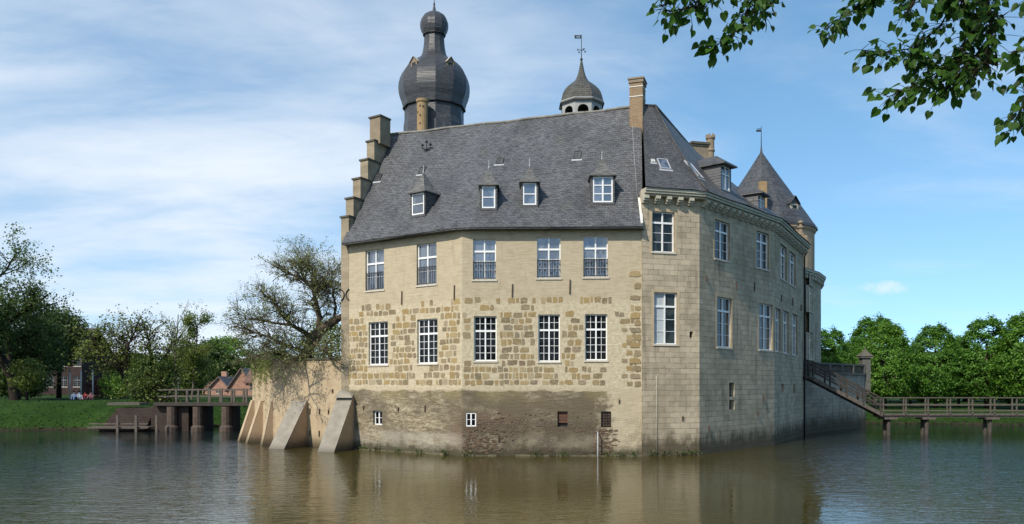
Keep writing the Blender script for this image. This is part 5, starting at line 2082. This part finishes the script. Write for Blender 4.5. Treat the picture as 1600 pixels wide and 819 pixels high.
# rough grass along the far banks
rs = np.random.RandomState(32)
gxx = rs.uniform(-56, 49, 60000)
gyy = rs.uniform(60, 96, 60000)
sdv = shore(gxx, gyy)
kp = (sdv < .15) & (sdv > -9) & (rs.rand(60000) < np.exp((sdv + .2) * .35)) & ((gxx < -20) | (gxx > 28))
gxx, gyy, sdv = gxx[kp], gyy[kp], sdv[kp]
gzz = np.where(gxx < 5, np.clip(-sdv / 5.0, 0, 1) ** .75 * 2.15, np.clip(-sdv / 6.5, 0, 1) ** .75 * 1.15)
C = np.stack([gxx, gyy, gzz + .08], 1)
tag(quad_mesh('rough_grass', C, np.stack([rs.normal(size=len(C)) * .4, -np.ones(len(C)), np.full(len(C), .35)], 1), rs.uniform(.10, .26, len(C)), M['leaf_grassy']), kind='stuff')

# old leaning tree behind the retaining wall -----------------------------
old = empty('old_tree', (-12.9, 50.4, 4.62), 'gnarled old tree with sparse young leaves leaning over the retaining wall', 'tree')
rg = random.Random(77)
tb = MB()
tips = []
D0 = 50.2
tp = lambda px, py, dz=0: PX(px, py, D0 + dz)
trunk = [tp(474, 575), tp(480, 550), tp(488, 532), tp(500, 517), tp(520, 503), tp(545, 488)]
tb.tube(trunk, [.52, .47, .42, .36, .25, .14], 9, cap=False)
limbs = [([tp(497, 520), tp(499, 495, -.2), tp(494, 474, -.5), tp(489, 452, -.6), tp(476, 438, -.7), tp(458, 430, -.9)], .20),
         ([tp(489, 452, -.6), tp(494, 438, -.2), tp(488, 422, .2)], .10),
         ([tp(490, 530), tp(474, 518, -.6), tp(455, 508, -1.2), tp(438, 490, -1.6), tp(428, 472, -1.8)], .17),
         ([tp(478, 552), tp(462, 545, -.5), tp(445, 540, -1.1), tp(425, 528, -1.6), tp(400, 520, -1.9)], .17),
         ([tp(470, 560), tp(448, 556, -.8), tp(425, 552, -1.5), tp(398, 556, -2.0)], .13),
         ([tp(455, 508, -1.2), tp(430, 505, -1.7), tp(405, 500, -2.0), tp(385, 498, -2.1)], .10),
         ([tp(520, 503), tp(525, 480, .6), tp(521, 462, 1.0), tp(519, 445, 1.2)], .11),
         ([tp(476, 438, -.7), tp(470, 424, -.4), tp(470, 412, -.2)], .08),
         ([tp(486, 470, -.5), tp(505, 450, -.8), tp(515, 430, -1.0)], .08),
         ([tp(478, 552), tp(470, 556, -1.2), tp(455, 560, -2.2), tp(440, 565, -2.9)], .12),
         ([tp(490, 530), tp(492, 538, -1.2), tp(500, 540, -2.4), tp(505, 548, -3.0)], .10)]
PT = dict(wig=.17, up=(.05, .04, .02, .0), kids=(6, 6, 5), ang=(.4, 1.1), len=.6, seg=4, tiplvl=1, taper=.7, **{'from': (.15, .15, .15)})
for pts, r in limbs:
    n = len(pts)
    tb.tube(pts, [r * (1 - .7 * i / (n - 1)) for i in range(n)], 6, cap=False)
    for i in range(n - 1):
        for q in range((8 if i else 4) if pts[-1].y > D0 - 2.3 else 3):
            f = rg.random()
            p = pts[i].lerp(pts[i + 1], f)
            dd = (pts[i + 1] - pts[i]).normalized()
            side = Vector((rg.gauss(0, 1), rg.gauss(0, .8), rg.gauss(.2, .8))).normalized()
            grow(rg, tb, p, dd * .5 + side * .9, rg.uniform(.9, 1.7), r * .24, 1, 3, tips, PT)
    for q in range(4):
        grow(rg, tb, pts[-1], (pts[-1] - pts[-2]).normalized() + Vector((rg.gauss(0, .4), rg.gauss(0, .4), rg.gauss(0, .4))), rg.uniform(1, 1.7), r * .3, 1, 3, tips, PT)
tb.build('trunk', M['bark_twig'], old)
rs = np.random.RandomState(3)
C = np.array([t[0][:] for t in tips])
C = C[rs.rand(len(C)) < .42]
C = np.repeat(C, 1, 0) + rs.normal(size=C.shape) * .07
quad_mesh('crown', C, rs.normal(size=C.shape), rs.uniform(.05, .12, len(C)), M['leaf_grey'], old, off=old.location)
print('old tree twig verts', len(tb.v), 'leaves', len(C))
bushy('garden_shrub', 'green shrub behind the retaining wall against the castle corner', (-13.2, 58.5, 4.62), 81, 2.1, 1.8, 2.0, 2.0, 'leaf_olive', 'bark', 120, 40, .3, .15, .1, cat='shrub')

# ivy on the far end of the retaining wall
rs = np.random.RandomState(9)
n = 1500
s = rs.uniform(0, G2.L, n)
z = 5.4 - np.abs(rs.normal(size=n)) * 1.1 * (.4 + .6 * np.sin(s * 2.3) ** 2)
pts = np.array([G2.pt(a, .06 + .06 * rs.rand(), zz_)[:] for a, zz_ in zip(s, z)])
o = quad_mesh('ivy', pts, np.tile(np.array(G2.n[:]), (n, 1)) + rs.normal(size=(n, 3)) * .5, rs.uniform(.07, .15, n), M['leaf_olive'])
tag(o, 'thin ivy hanging over the left end of the retaining wall', 'ivy', kind='thing')
# weeds along the wall foot
cl = []
for fr, ss_ in ((FA, (.9, 2.0, 3.1, 4.6, 6.2, 8.0)), (FB, (.2, 3.9, 5.4, 7.6, 8.3, 9.0))):
    for s0 in ss_:
        for _ in range(40):
            cl.append(fr.pt(s0 + rs.normal() * .18, .15 + .12 * rs.rand(), .08 + abs(rs.normal()) * .1)[:])
for s0 in (.6, 1.4, 2.3, 2.9):
    for _ in range(40):
        cl.append(FC.pt(s0 + rs.normal() * .2, .05 + .08 * rs.rand(), .06 + abs(rs.normal()) * .12)[:])
cl = np.array(cl)
tag(quad_mesh('waterline_weeds', cl, rs.normal(size=cl.shape), rs.uniform(.05, .12, len(cl)), M['leaf_dark']), kind='stuff')

rs = np.random.RandomState(55)
fx_ = rs.uniform(-14, 14, 900)
fy_ = rs.uniform(21, 46, 900)
ok = (fy_ < 41.6) & ((np.sin(fx_ * .5 + fy_ * .3) + rs.rand(900) * .8) > .7)
C = np.stack([fx_, fy_, np.full(900, .012)], 1)[ok]
tag(quad_mesh('floating_leaves', C, np.tile([0, 0, 1.0], (len(C), 1)) + rs.normal(size=(len(C), 3)) * .08, rs.uniform(.03, .07, len(C)), M['leaf_olive']), kind='stuff')

# ------------------------------------------------------------------ LEFT BRIDGE
lb_ = empty('road_bridge', (-27, 66, LG), 'low bridge with timber rails on brick piers left of the castle', 'bridge')
LY0, LY1 = 64.2, 66.6
lx0, lx1 = -28.6, -17.2
mb = MB()
mb.box(lx0, lx1, LY0, LY1, 2.02, 2.26)
mb.build('deck', M['wood_dark'], lb_)
mb = MB()
mb.box(lx0, lx1, LY0 - .12, LY0 - .002, 2.06, 2.34)
mb.build('kerb_beam', M['wood_dark'], lb_)
for yy in (LY0 + .05, LY1 - .05):
    m1 = MB()
    for zc_ in (2.75, 3.28):
        m1.box(lx0 + .3, lx1, yy - .05, yy + .05, zc_, zc_ + .1)
    m1.build('rail', M['wood_grey'], lb_)
    for px in (275, 292, 309.5, 327.5, 346, 365.5, 385):
        xx = (px - 800) / FL * 64.2
        m1 = MB()
        m1.box(xx - .07, xx + .07, yy - .07, yy + .07, 2.262, 3.42)
        m1.build('post', M['wood_grey'], lb_)
for px in (274, 314, 358):
    xx = (px - 800) / FL * 65
    m1 = MB()
    m1.box(xx - .36, xx + .40, LY0 + .1, LY1 - .1, -1.2, 1.98)
    o = m1.build('pier', M['brick_pier'], lb_)
    m1 = MB()
    m1.lathe(xx, LY0 + .1, [(.52, -1), (.52, .35), (.37, .5), (.37, 1.97), (.01, 1.975)], 10)
    m1.build('cutwater', M['cutw'], o)
m1 = MB()
m1.box(lx0 - .4, lx0 + 2.6, 64.6, 70, -1.2, 2.0)
m1.build('abutment', M['brick_pier'], lb_)
# landing stage below the bank
lst = empty('landing_stage', (-32, 64, .4), 'small timber landing stage at the foot of the left bank', 'jetty')
m1 = MB()
m1.box(-33.4, -28.6, 63.2, 64.4, .30, .42)
m1.build('deck', M['wood_grey'], lst)
m1 = MB()
m1.box(-33.2, -28.6, 63.12, 63.19, .62, .72)
m1.build('rail', M['wood_grey'], lst)
for px in (184, 213, 245):
    xx = (px - 800) / FL * 63.1
    m1 = MB()
    m1.box(xx - .09, xx + .09, 63.0, 63.118, -1.2, 1.35)
    m1.build('post', M['wood_grey'], lst)
stp = empty('stone_steps', (-31.8, 67, .5), 'dark brick steps with pale top slab descending the left bank', 'steps')
m1 = MB()
for k in range(9):
    m1.box(-33.2 + .02 * k, -29.6 - .02 * k, 64.6 + .32 * k, 70, -.6 if k == 0 else .18 + .2 * k - .2, .18 + .2 * k)
m1.build('step', M['brick_pier'], stp)
m1 = MB()
m1.box(-33.9, -31.2, 67.3, 69.2, 2.02, 2.22)
m1.build('top_slab', M['cap'], stp)

# ------------------------------------------------------------------ HOUSES
def house(name, label, x0, x1, y0, dep, zw, za, wallm, roofm, wins=(), group=None, axis='y', chim=None, door=None):
    cx = (x0 + x1) / 2
    root = empty(name, (cx, y0 + dep / 2, LG), label, 'house', group)
    z0 = LG - .3
    m1 = MB()
    y1 = y0 + dep
    fr = Fr((x0, y0), (x1, y0))
    ops = [(a, a + w_, LG + b, LG + b + h_) for a, b, w_, h_ in wins]
    wall(m1, fr, z0, zw, ops, rec=.15)
    if axis == 'y':
        m1.poly([(x0, y0, zw), (x1, y0, zw), (cx, y0, za)], [(0, zw), (x1 - x0, zw), ((x1 - x0) / 2, za)])
        m1.poly([(x1, y1, zw), (x0, y1, zw), (cx, y1, za)])
    for a, b in (((x1, y0), (x1, y1)), ((x1, y1), (x0, y1)), ((x0, y1), (x0, y0))):
        wall(m1, Fr(a, b), z0, zw)
    m1.build('wall', M[wallm], root)
    r = MB()
    e = .25
    if axis == 'y':
        sl = (za - zw) / ((x1 - x0) / 2)
        L = math.hypot((x1 - x0) / 2 + e, za - zw + sl * e)
        for sgn, xe in ((-1, x0 - e), (1, x1 + e)):
            ze = zw - sl * e
            q = [(xe, y0 - e, ze), (cx, y0 - e, za), (cx, y1 + e, za), (xe, y1 + e, ze)]
            q2 = [(a, b, c + .14) for a, b, c in q]
            r.poly(q2, [(0, 0), (0, L), (dep, L), (dep, 0)])
            r.poly([q[0], q[1], q2[1], q2[0]])
            r.poly([q[0], q2[0], q2[3], q[3]])
    else:
        cy = (y0 + y1) / 2
        sl = (za - zw) / (dep / 2)
        L = math.hypot(dep / 2 + e, za - zw + sl * e)
        for ye in (y0 - e, y1 + e):
            ze = zw - sl * e
            q = [(x0 - e, ye, ze), (x1 + e, ye, ze), (x1 + e, cy, za), (x0 - e, cy, za)]
            q2 = [(a, b, c + .14) for a, b, c in q]
            r.poly(q2, [(0, 0), (x1 - x0, 0), (x1 - x0, L), (0, L)])
            r.poly([q[0], q[1], q2[1], q2[0]])
    rr_ = r.build('roof', M[roofm], root)
    if axis == 'y':
        v = MB()
        for xe in (x0 - e, x1 + e):
            v.bar((xe, y0 - e - .03, zw - sl * e + .07), (cx, y0 - e - .03, za + .07), .05, .12)
        v.build('bargeboard', M['verge'], rr_)
    if chim:
        c = MB()
        c.box(chim - .4, chim + .4, y0 + dep / 2 - .4, y0 + dep / 2 + .4, zw, za + .9)
        c.build('chimney', M[wallm], rr_)
    for o in ops:
        window(fr, o, root, dict(t=.35, m=1, c=2, rt=1, rb=3, mat='white_shaded'), 'glass_low', depth=.12, sill=True)
    return root


def hx(px, D):
    return (px - 800) / FL * D


house('brick_house', 'pink brick house with the broadest gable, right beside the retaining wall', hx(355, 112), hx(399, 112), 112, 7, LG + .9, CH + (HY - 576) / FL * 112, 'brick_red', 'tile',
      [(2.6, .3, .7, .6)], 'brick houses beyond the bridge')
house('brick_house', 'smaller pink brick gable house with dark roof, left of the broad gable', hx(325, 118), hx(359, 118), 118, 7, LG + .9, CH + (HY - 589.5) / FL * 118, 'brick_red', 'tile_dark', [(1.2, .3, .6, .6)], 'brick houses beyond the bridge', chim=hx(338, 118))
house('brick_house', 'low brick house with brown roof facing the bridge, leftmost of the three', hx(316, 126), hx(338, 126), 126, 6, LG + .9, CH + (HY - 597) / FL * 126, 'brick_red', 'tile', [], 'brick houses beyond the bridge', axis='x')
house('brick_house', 'brick lean-to range with tiled roof behind the old tree', hx(384, 108), hx(420, 108), 108, 6, LG + 1.9, CH + (HY - 574) / FL * 108, 'brick_red', 'tile', [(.6, .8, .9, .7)], 'brick houses beyond the bridge', axis='x')
mx0, mx1 = hx(22, 125), hx(128, 125)
mw = []
for k in range(5):
    s = .8 + k * 2.1
    mw += [(s, 1.2, 1.2, 1.6), (s, 4.4, 1.2, 1.7)]
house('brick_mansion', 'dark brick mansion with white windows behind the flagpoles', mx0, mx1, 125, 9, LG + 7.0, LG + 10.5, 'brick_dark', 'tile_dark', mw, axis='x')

# flagpoles and the white post
for px, yt, lbx in ((27, 600, 'short grey pole at the far left under the trees'), (109, 582, 'leftmost of the three tall flagpoles on the lawn'), (126.5, 580, 'middle one of the three tall flagpoles'), (145, 580, 'rightmost and brightest of the three tall flagpoles')):
    D = 90.0
    x = hx(px, D)
    r = empty('flagpole', (x, D, LG), lbx, 'flagpole', 'flagpoles on the left lawn')
    m1 = MB()
    zt = CH + (HY - yt) / FL * D
    m1.tube([(x, D, LG - .2), (x, D, zt)], [.09, .06], 8)
    m1.build('pole', M['offwhite'], r)
    m1 = MB()
    m1.lathe(x, D, [(.01, zt - .02), (.09, zt + .04), (.09, zt + .1), (.01, zt + .16)], 8, 0, True)
    m1.build('finial', M['zinc'], r)
r = empty('white_post', (hx(278.5, 80), 80, LG), 'slim white lamp post beside the left bridge head', 'post')
m1 = MB()
zt = CH + (HY - 592) / FL * 80
m1.tube([(hx(278.5, 80), 80, LG - .2), (hx(278.5, 80), 80, zt - .2)], .05, 8)
m1.build('shaft', M['offwhite'], r)
m1 = MB()
m1.lathe(hx(278.5, 80), 80, [(.05, zt - .2), (.13, zt - .15), (.15, zt), (.01, zt + .12)], 8)
m1.build('lamp_head', M['white'], r)


# seated people on the lawn
def person(x, y, z, col, rot, label):
    """one skinned body sitting on the grass with knees drawn up"""
    vs = [(0, 0, .12), (0, .02, .32), (0, .04, .52), (0, .03, .62), (0, .0, .78),
          (-.09, -.05, .12), (-.12, -.42, .42), (-.12, -.62, .06), (-.12, -.76, .04),
          (.09, -.05, .12), (.12, -.42, .42), (.12, -.62, .06), (.12, -.76, .04),
          (-.18, .03, .52), (-.25, -.12, .33), (-.14, -.34, .36),
          (.18, .03, .52), (.25, -.12, .33), (.14, -.34, .36)]
    es = [(0, 1), (1, 2), (2, 3), (3, 4), (0, 5), (5, 6), (6, 7), (7, 8), (0, 9), (9, 10), (10, 11), (11, 12), (2, 13), (13, 14), (14, 15), (2, 16), (16, 17), (17, 18)]
    rad = [.14, .13, .13, .055, .10, .09, .065, .05, .035, .09, .065, .05, .035, .055, .042, .032, .055, .042, .032]
    me = bpy.data.meshes.new('person')
    me.from_pydata(vs, es, [])
    o = bpy.data.objects.new('person', me)
    COL.objects.link(o)
    import bmesh
    bm = bmesh.new()
    bm.from_mesh(me)
    lay = bm.verts.layers.skin.verify()
    for i, v in enumerate(bm.verts):
        v[lay].radius = (rad[i], rad[i])
        v[lay].use_root = (i == 0)
    bm.to_mesh(me)
    bm.free()
    m_ = o.modifiers.new('skin', 'SKIN')
    m_.use_smooth_shade = True
    s_ = o.modifiers.new('sub', 'SUBSURF')
    s_.levels = s_.render_levels = 1
    me.materials.append(col)
    o.location = (x, y, z)
    o.rotation_euler = (0, 0, rot)
    tag(o, label, 'person', 'people sitting on the left lawn')
    hm = MB()
    hm.lathe(0, .015, [(.105, .80), (.112, .86), (.08, .92), (.01, .94)], 8, 0, True)
    h = hm.build('hair', M['bark_dark'], None)
    h.parent = o
    return o


cW, cB, cR, cP = simple('white_cloth', (.75, .75, .76), .9), simple('blue_cloth', (.16, .22, .5), .9), simple('red_cloth', (.5, .09, .07), .9), simple('pink_cloth', (.5, .22, .2), .9)
for px, c_, lb, ro in ((112, cW, 'person in white sitting leftmost by the flagpoles', .3), (118, cB, 'person in blue sitting between the two left flagpoles', -.4), (121.5, cW, 'person in white beside the one in blue', .8),
                       (128, cR, 'person in red sitting at the middle flagpole', .2), (134.5, cP, 'person in pink sitting right of the middle flagpole', -.3), (141, cP, 'person in pink sitting left of the brightest flagpole', .5)):
    person(hx(px, 84), 84 + (px % 5) * .2, LG, c_, ro, lb)

# ------------------------------------------------------------------ OVERHANGING LIME TREE near the camera
near = empty('overhanging_lime', (9.0, 4.5, 2.1), 'near lime tree whose leafy twigs hang into the top right corner', 'tree')
nb = MB()
nb.tube([(9, 4.5, 1.8), (8.9, 4.5, 5), (8.6, 4.6, 9), (8.2, 4.4, 13)], [.32, .27, .2, .1], 12, cap=False)
rg = random.Random(4)
leafC, leafD = [], []


def twig(pts, r, dens, sp, lateral=True):
    """pts in world space; leaves along it and short side shoots"""
    nb.tube(pts, [r * (1 - .75 * i / (len(pts) - 1)) for i in range(len(pts))], 5, cap=False)
    for i in range(len(pts) - 1):
        a, b = pts[i], pts[i + 1]
        L = (b - a).length
        n = max(1, int(L * dens * 1.6))
        dd = (b - a).normalized()
        for _ in range(n):
            p = a.lerp(b, rg.random())
            o = Vector((rg.gauss(0, 1), rg.gauss(0, 1), rg.gauss(-.35, .8))) * sp
            q = p + o
            if o.length > .07:
                nb.tube([p, p.lerp(q, .6) + Vector((0, 0, .01)), q], [.004, .003, .002], 3, cap=False)
            leafC.append(q)
            leafD.append((o.normalized() + dd * .5 + Vector((0, 0, -.7))).normalized())


def TP(px, py, D):
    return PX(px, py, D)


hubL = Vector((8.7, 4.55, 8.2))
# limb crossing above the frame
limb = [hubL, TP(1500, -160, 8.5), TP(1300, -110, 8.2), TP(1180, -60, 8.0), TP(1080, -60, 7.8)]
nb.tube(limb, [.11, .07, .045, .03, .015], 7, cap=False)
twigs = [
    ([TP(1190, -60, 8.0), TP(1178, -5, 7.9), TP(1160, 40, 7.8), TP(1138, 58, 7.8), TP(1112, 76, 7.8)], 75, .075),
    ([TP(1150, -60, 7.9), TP(1120, -15, 7.8), TP(1090, 10, 7.7), TP(1045, 18, 7.7), TP(1030, 6, 7.7)], 80, .085),
    ([TP(1100, -60, 7.8), TP(1060, -20, 7.6), TP(1040, -5, 7.6)], 70, .08),
    ([TP(1200, -50, 8.1), TP(1195, 0, 8.1), TP(1190, 22, 8.1)], 80, .08),
    ([TP(1390, -110, 8.3), TP(1365, -20, 8.2), TP(1335, 15, 8.1), TP(1300, 38, 8.0), TP(1278, 55, 8.0)], 55, .065),
    ([TP(1520, -140, 8.5), TP(1500, -20, 8.3), TP(1470, 40, 8.2), TP(1430, 75, 8.1), TP(1380, 82, 8.0), TP(1345, 78, 8.0)], 60, .085),
    ([TP(1500, -20, 8.3), TP(1520, 40, 8.2), TP(1490, 95, 8.1), TP(1440, 130, 8.0), TP(1385, 152, 8.0)], 62, .09),
    ([TP(1520, 40, 8.2), TP(1530, 80, 8.1), TP(1500, 115, 8.0), TP(1462, 155, 8.0)], 65, .085),
    ([TP(1540, -60, 8.0), TP(1545, 10, 7.9), TP(1548, 60, 7.9), TP(1540, 100, 7.9), TP(1510, 120, 7.9)], 80, .10),
    ([TP(1480, -100, 8.2), TP(1440, -20, 8.1), TP(1420, 15, 8.0), TP(1405, 32, 8.0)], 60, .08),
    ([TP(1470, -60, 8.2), TP(1500, 0, 8.1), TP(1540, 20, 8.1), TP(1565, 30, 8.0)], 70, .09),
    ([TP(1430, 75, 8.1), TP(1450, 95, 8.1), TP(1475, 110, 8.1), TP(1500, 130, 8.1)], 75, .09),
    ([TP(1400, -100, 8.2), TP(1380, -30, 8.1), TP(1355, 0, 8.0)], 55, .07),
    ([TP(1650, -60, 7.6), TP(1630, 40, 7.5), TP(1605, 78, 7.5), TP(1580, 82, 7.5)], 50, .06),
    ([TP(1660, 0, 7.6), TP(1640, 90, 7.5), TP(1612, 140, 7.5), TP(1590, 180, 7.5), TP(1580, 205, 7.5)], 85, .085),
    ([TP(1660, -60, 7.6), TP(1620, -10, 7.5), TP(1600, 12, 7.5)], 60, .06),
]
for pts, dens, sp in twigs:
    twig(pts, .014, dens, sp)
# thicker boughs tying the twigs back to the trunk
for pts in ([hubL, TP(1640, -120, 8.2), TP(1520, -140, 8.5)], [Vector((8.8, 4.5, 6.8)), TP(1720, 20, 7.4), TP(1660, 0, 7.6)], [TP(1660, 0, 7.6), TP(1655, -60, 7.6)],
            [TP(1640, -120, 8.2), TP(1540, -60, 8.0)], [TP(1500, -160, 8.5), TP(1470, -60, 8.2)]):
    nb.tube(pts, [.07, .045, .03][:len(pts)], 6, cap=False)
nb_in = len(leafC)
nb.build('trunk', M['bark_dark'], near)


def heart_leaves(name, C, Dn, size, parent, mat_, seed):
    rs = np.random.RandomState(seed)
    n = len(C)
    C = np.array([c[:] for c in C])
    A = np.array([d[:] for d in Dn])
    A /= np.linalg.norm(A, axis=1, keepdims=True)
    N_ = rs.normal(size=(n, 3)) + np.array([-.2, -.6, .5])
    N_ -= (N_ * A).sum(1, keepdims=True) * A
    N_ /= np.linalg.norm(N_, axis=1, keepdims=True)
    B_ = np.cross(N_, A)
    out = [(0.05, 0, 0), (-.08, .22, .03), (.05, .42, .09), (.32, .47, .12), (.62, .33, .08), (.86, .12, .02), (1.05, 0, -.05), (.86, -.12, .02), (.62, -.33, .08), (.32, -.47, .12), (.05, -.42, .09), (-.08, -.22, .03)]
    S = size * rs.uniform(.6, 1.25, n)
    V = np.zeros((n, 12, 3))
    for i, (a, b, c) in enumerate(out):
        V[:, i] = C + S[:, None] * (A * a + B_ * b + N_ * c)
    faces = [(0, 1, 2, 3), (0, 3, 4, 5), (0, 5, 6), (0, 6, 7), (0, 7, 8, 9), (0, 9, 10, 11)]
    me = bpy.data.meshes.new(name)
    off = np.array(parent.location)
    F_ = []
    for i in range(n):
        b = i * 12
        F_ += [tuple(b + k for k in f) for f in faces]
    me.from_pydata((V.reshape(-1, 3) - off).tolist(), [], F_)
    me.polygons.foreach_set('use_smooth', [True] * len(me.polygons))
    me.materials.append(mat_)
    o = bpy.data.objects.new(name, me)
    COL.objects.link(o)
    o.parent = parent
    return o


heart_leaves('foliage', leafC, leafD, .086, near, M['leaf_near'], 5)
# main crown above and behind the camera
rs = np.random.RandomState(12)
C, no = crown_points(rs, 6.0, 5.0, 3.6, 260, 40, .45)
C += np.array([6.5, 3.5, 13.2])
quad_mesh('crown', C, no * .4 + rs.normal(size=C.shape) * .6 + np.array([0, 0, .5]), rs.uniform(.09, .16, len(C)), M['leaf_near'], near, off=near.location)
print('near leaves', nb_in)
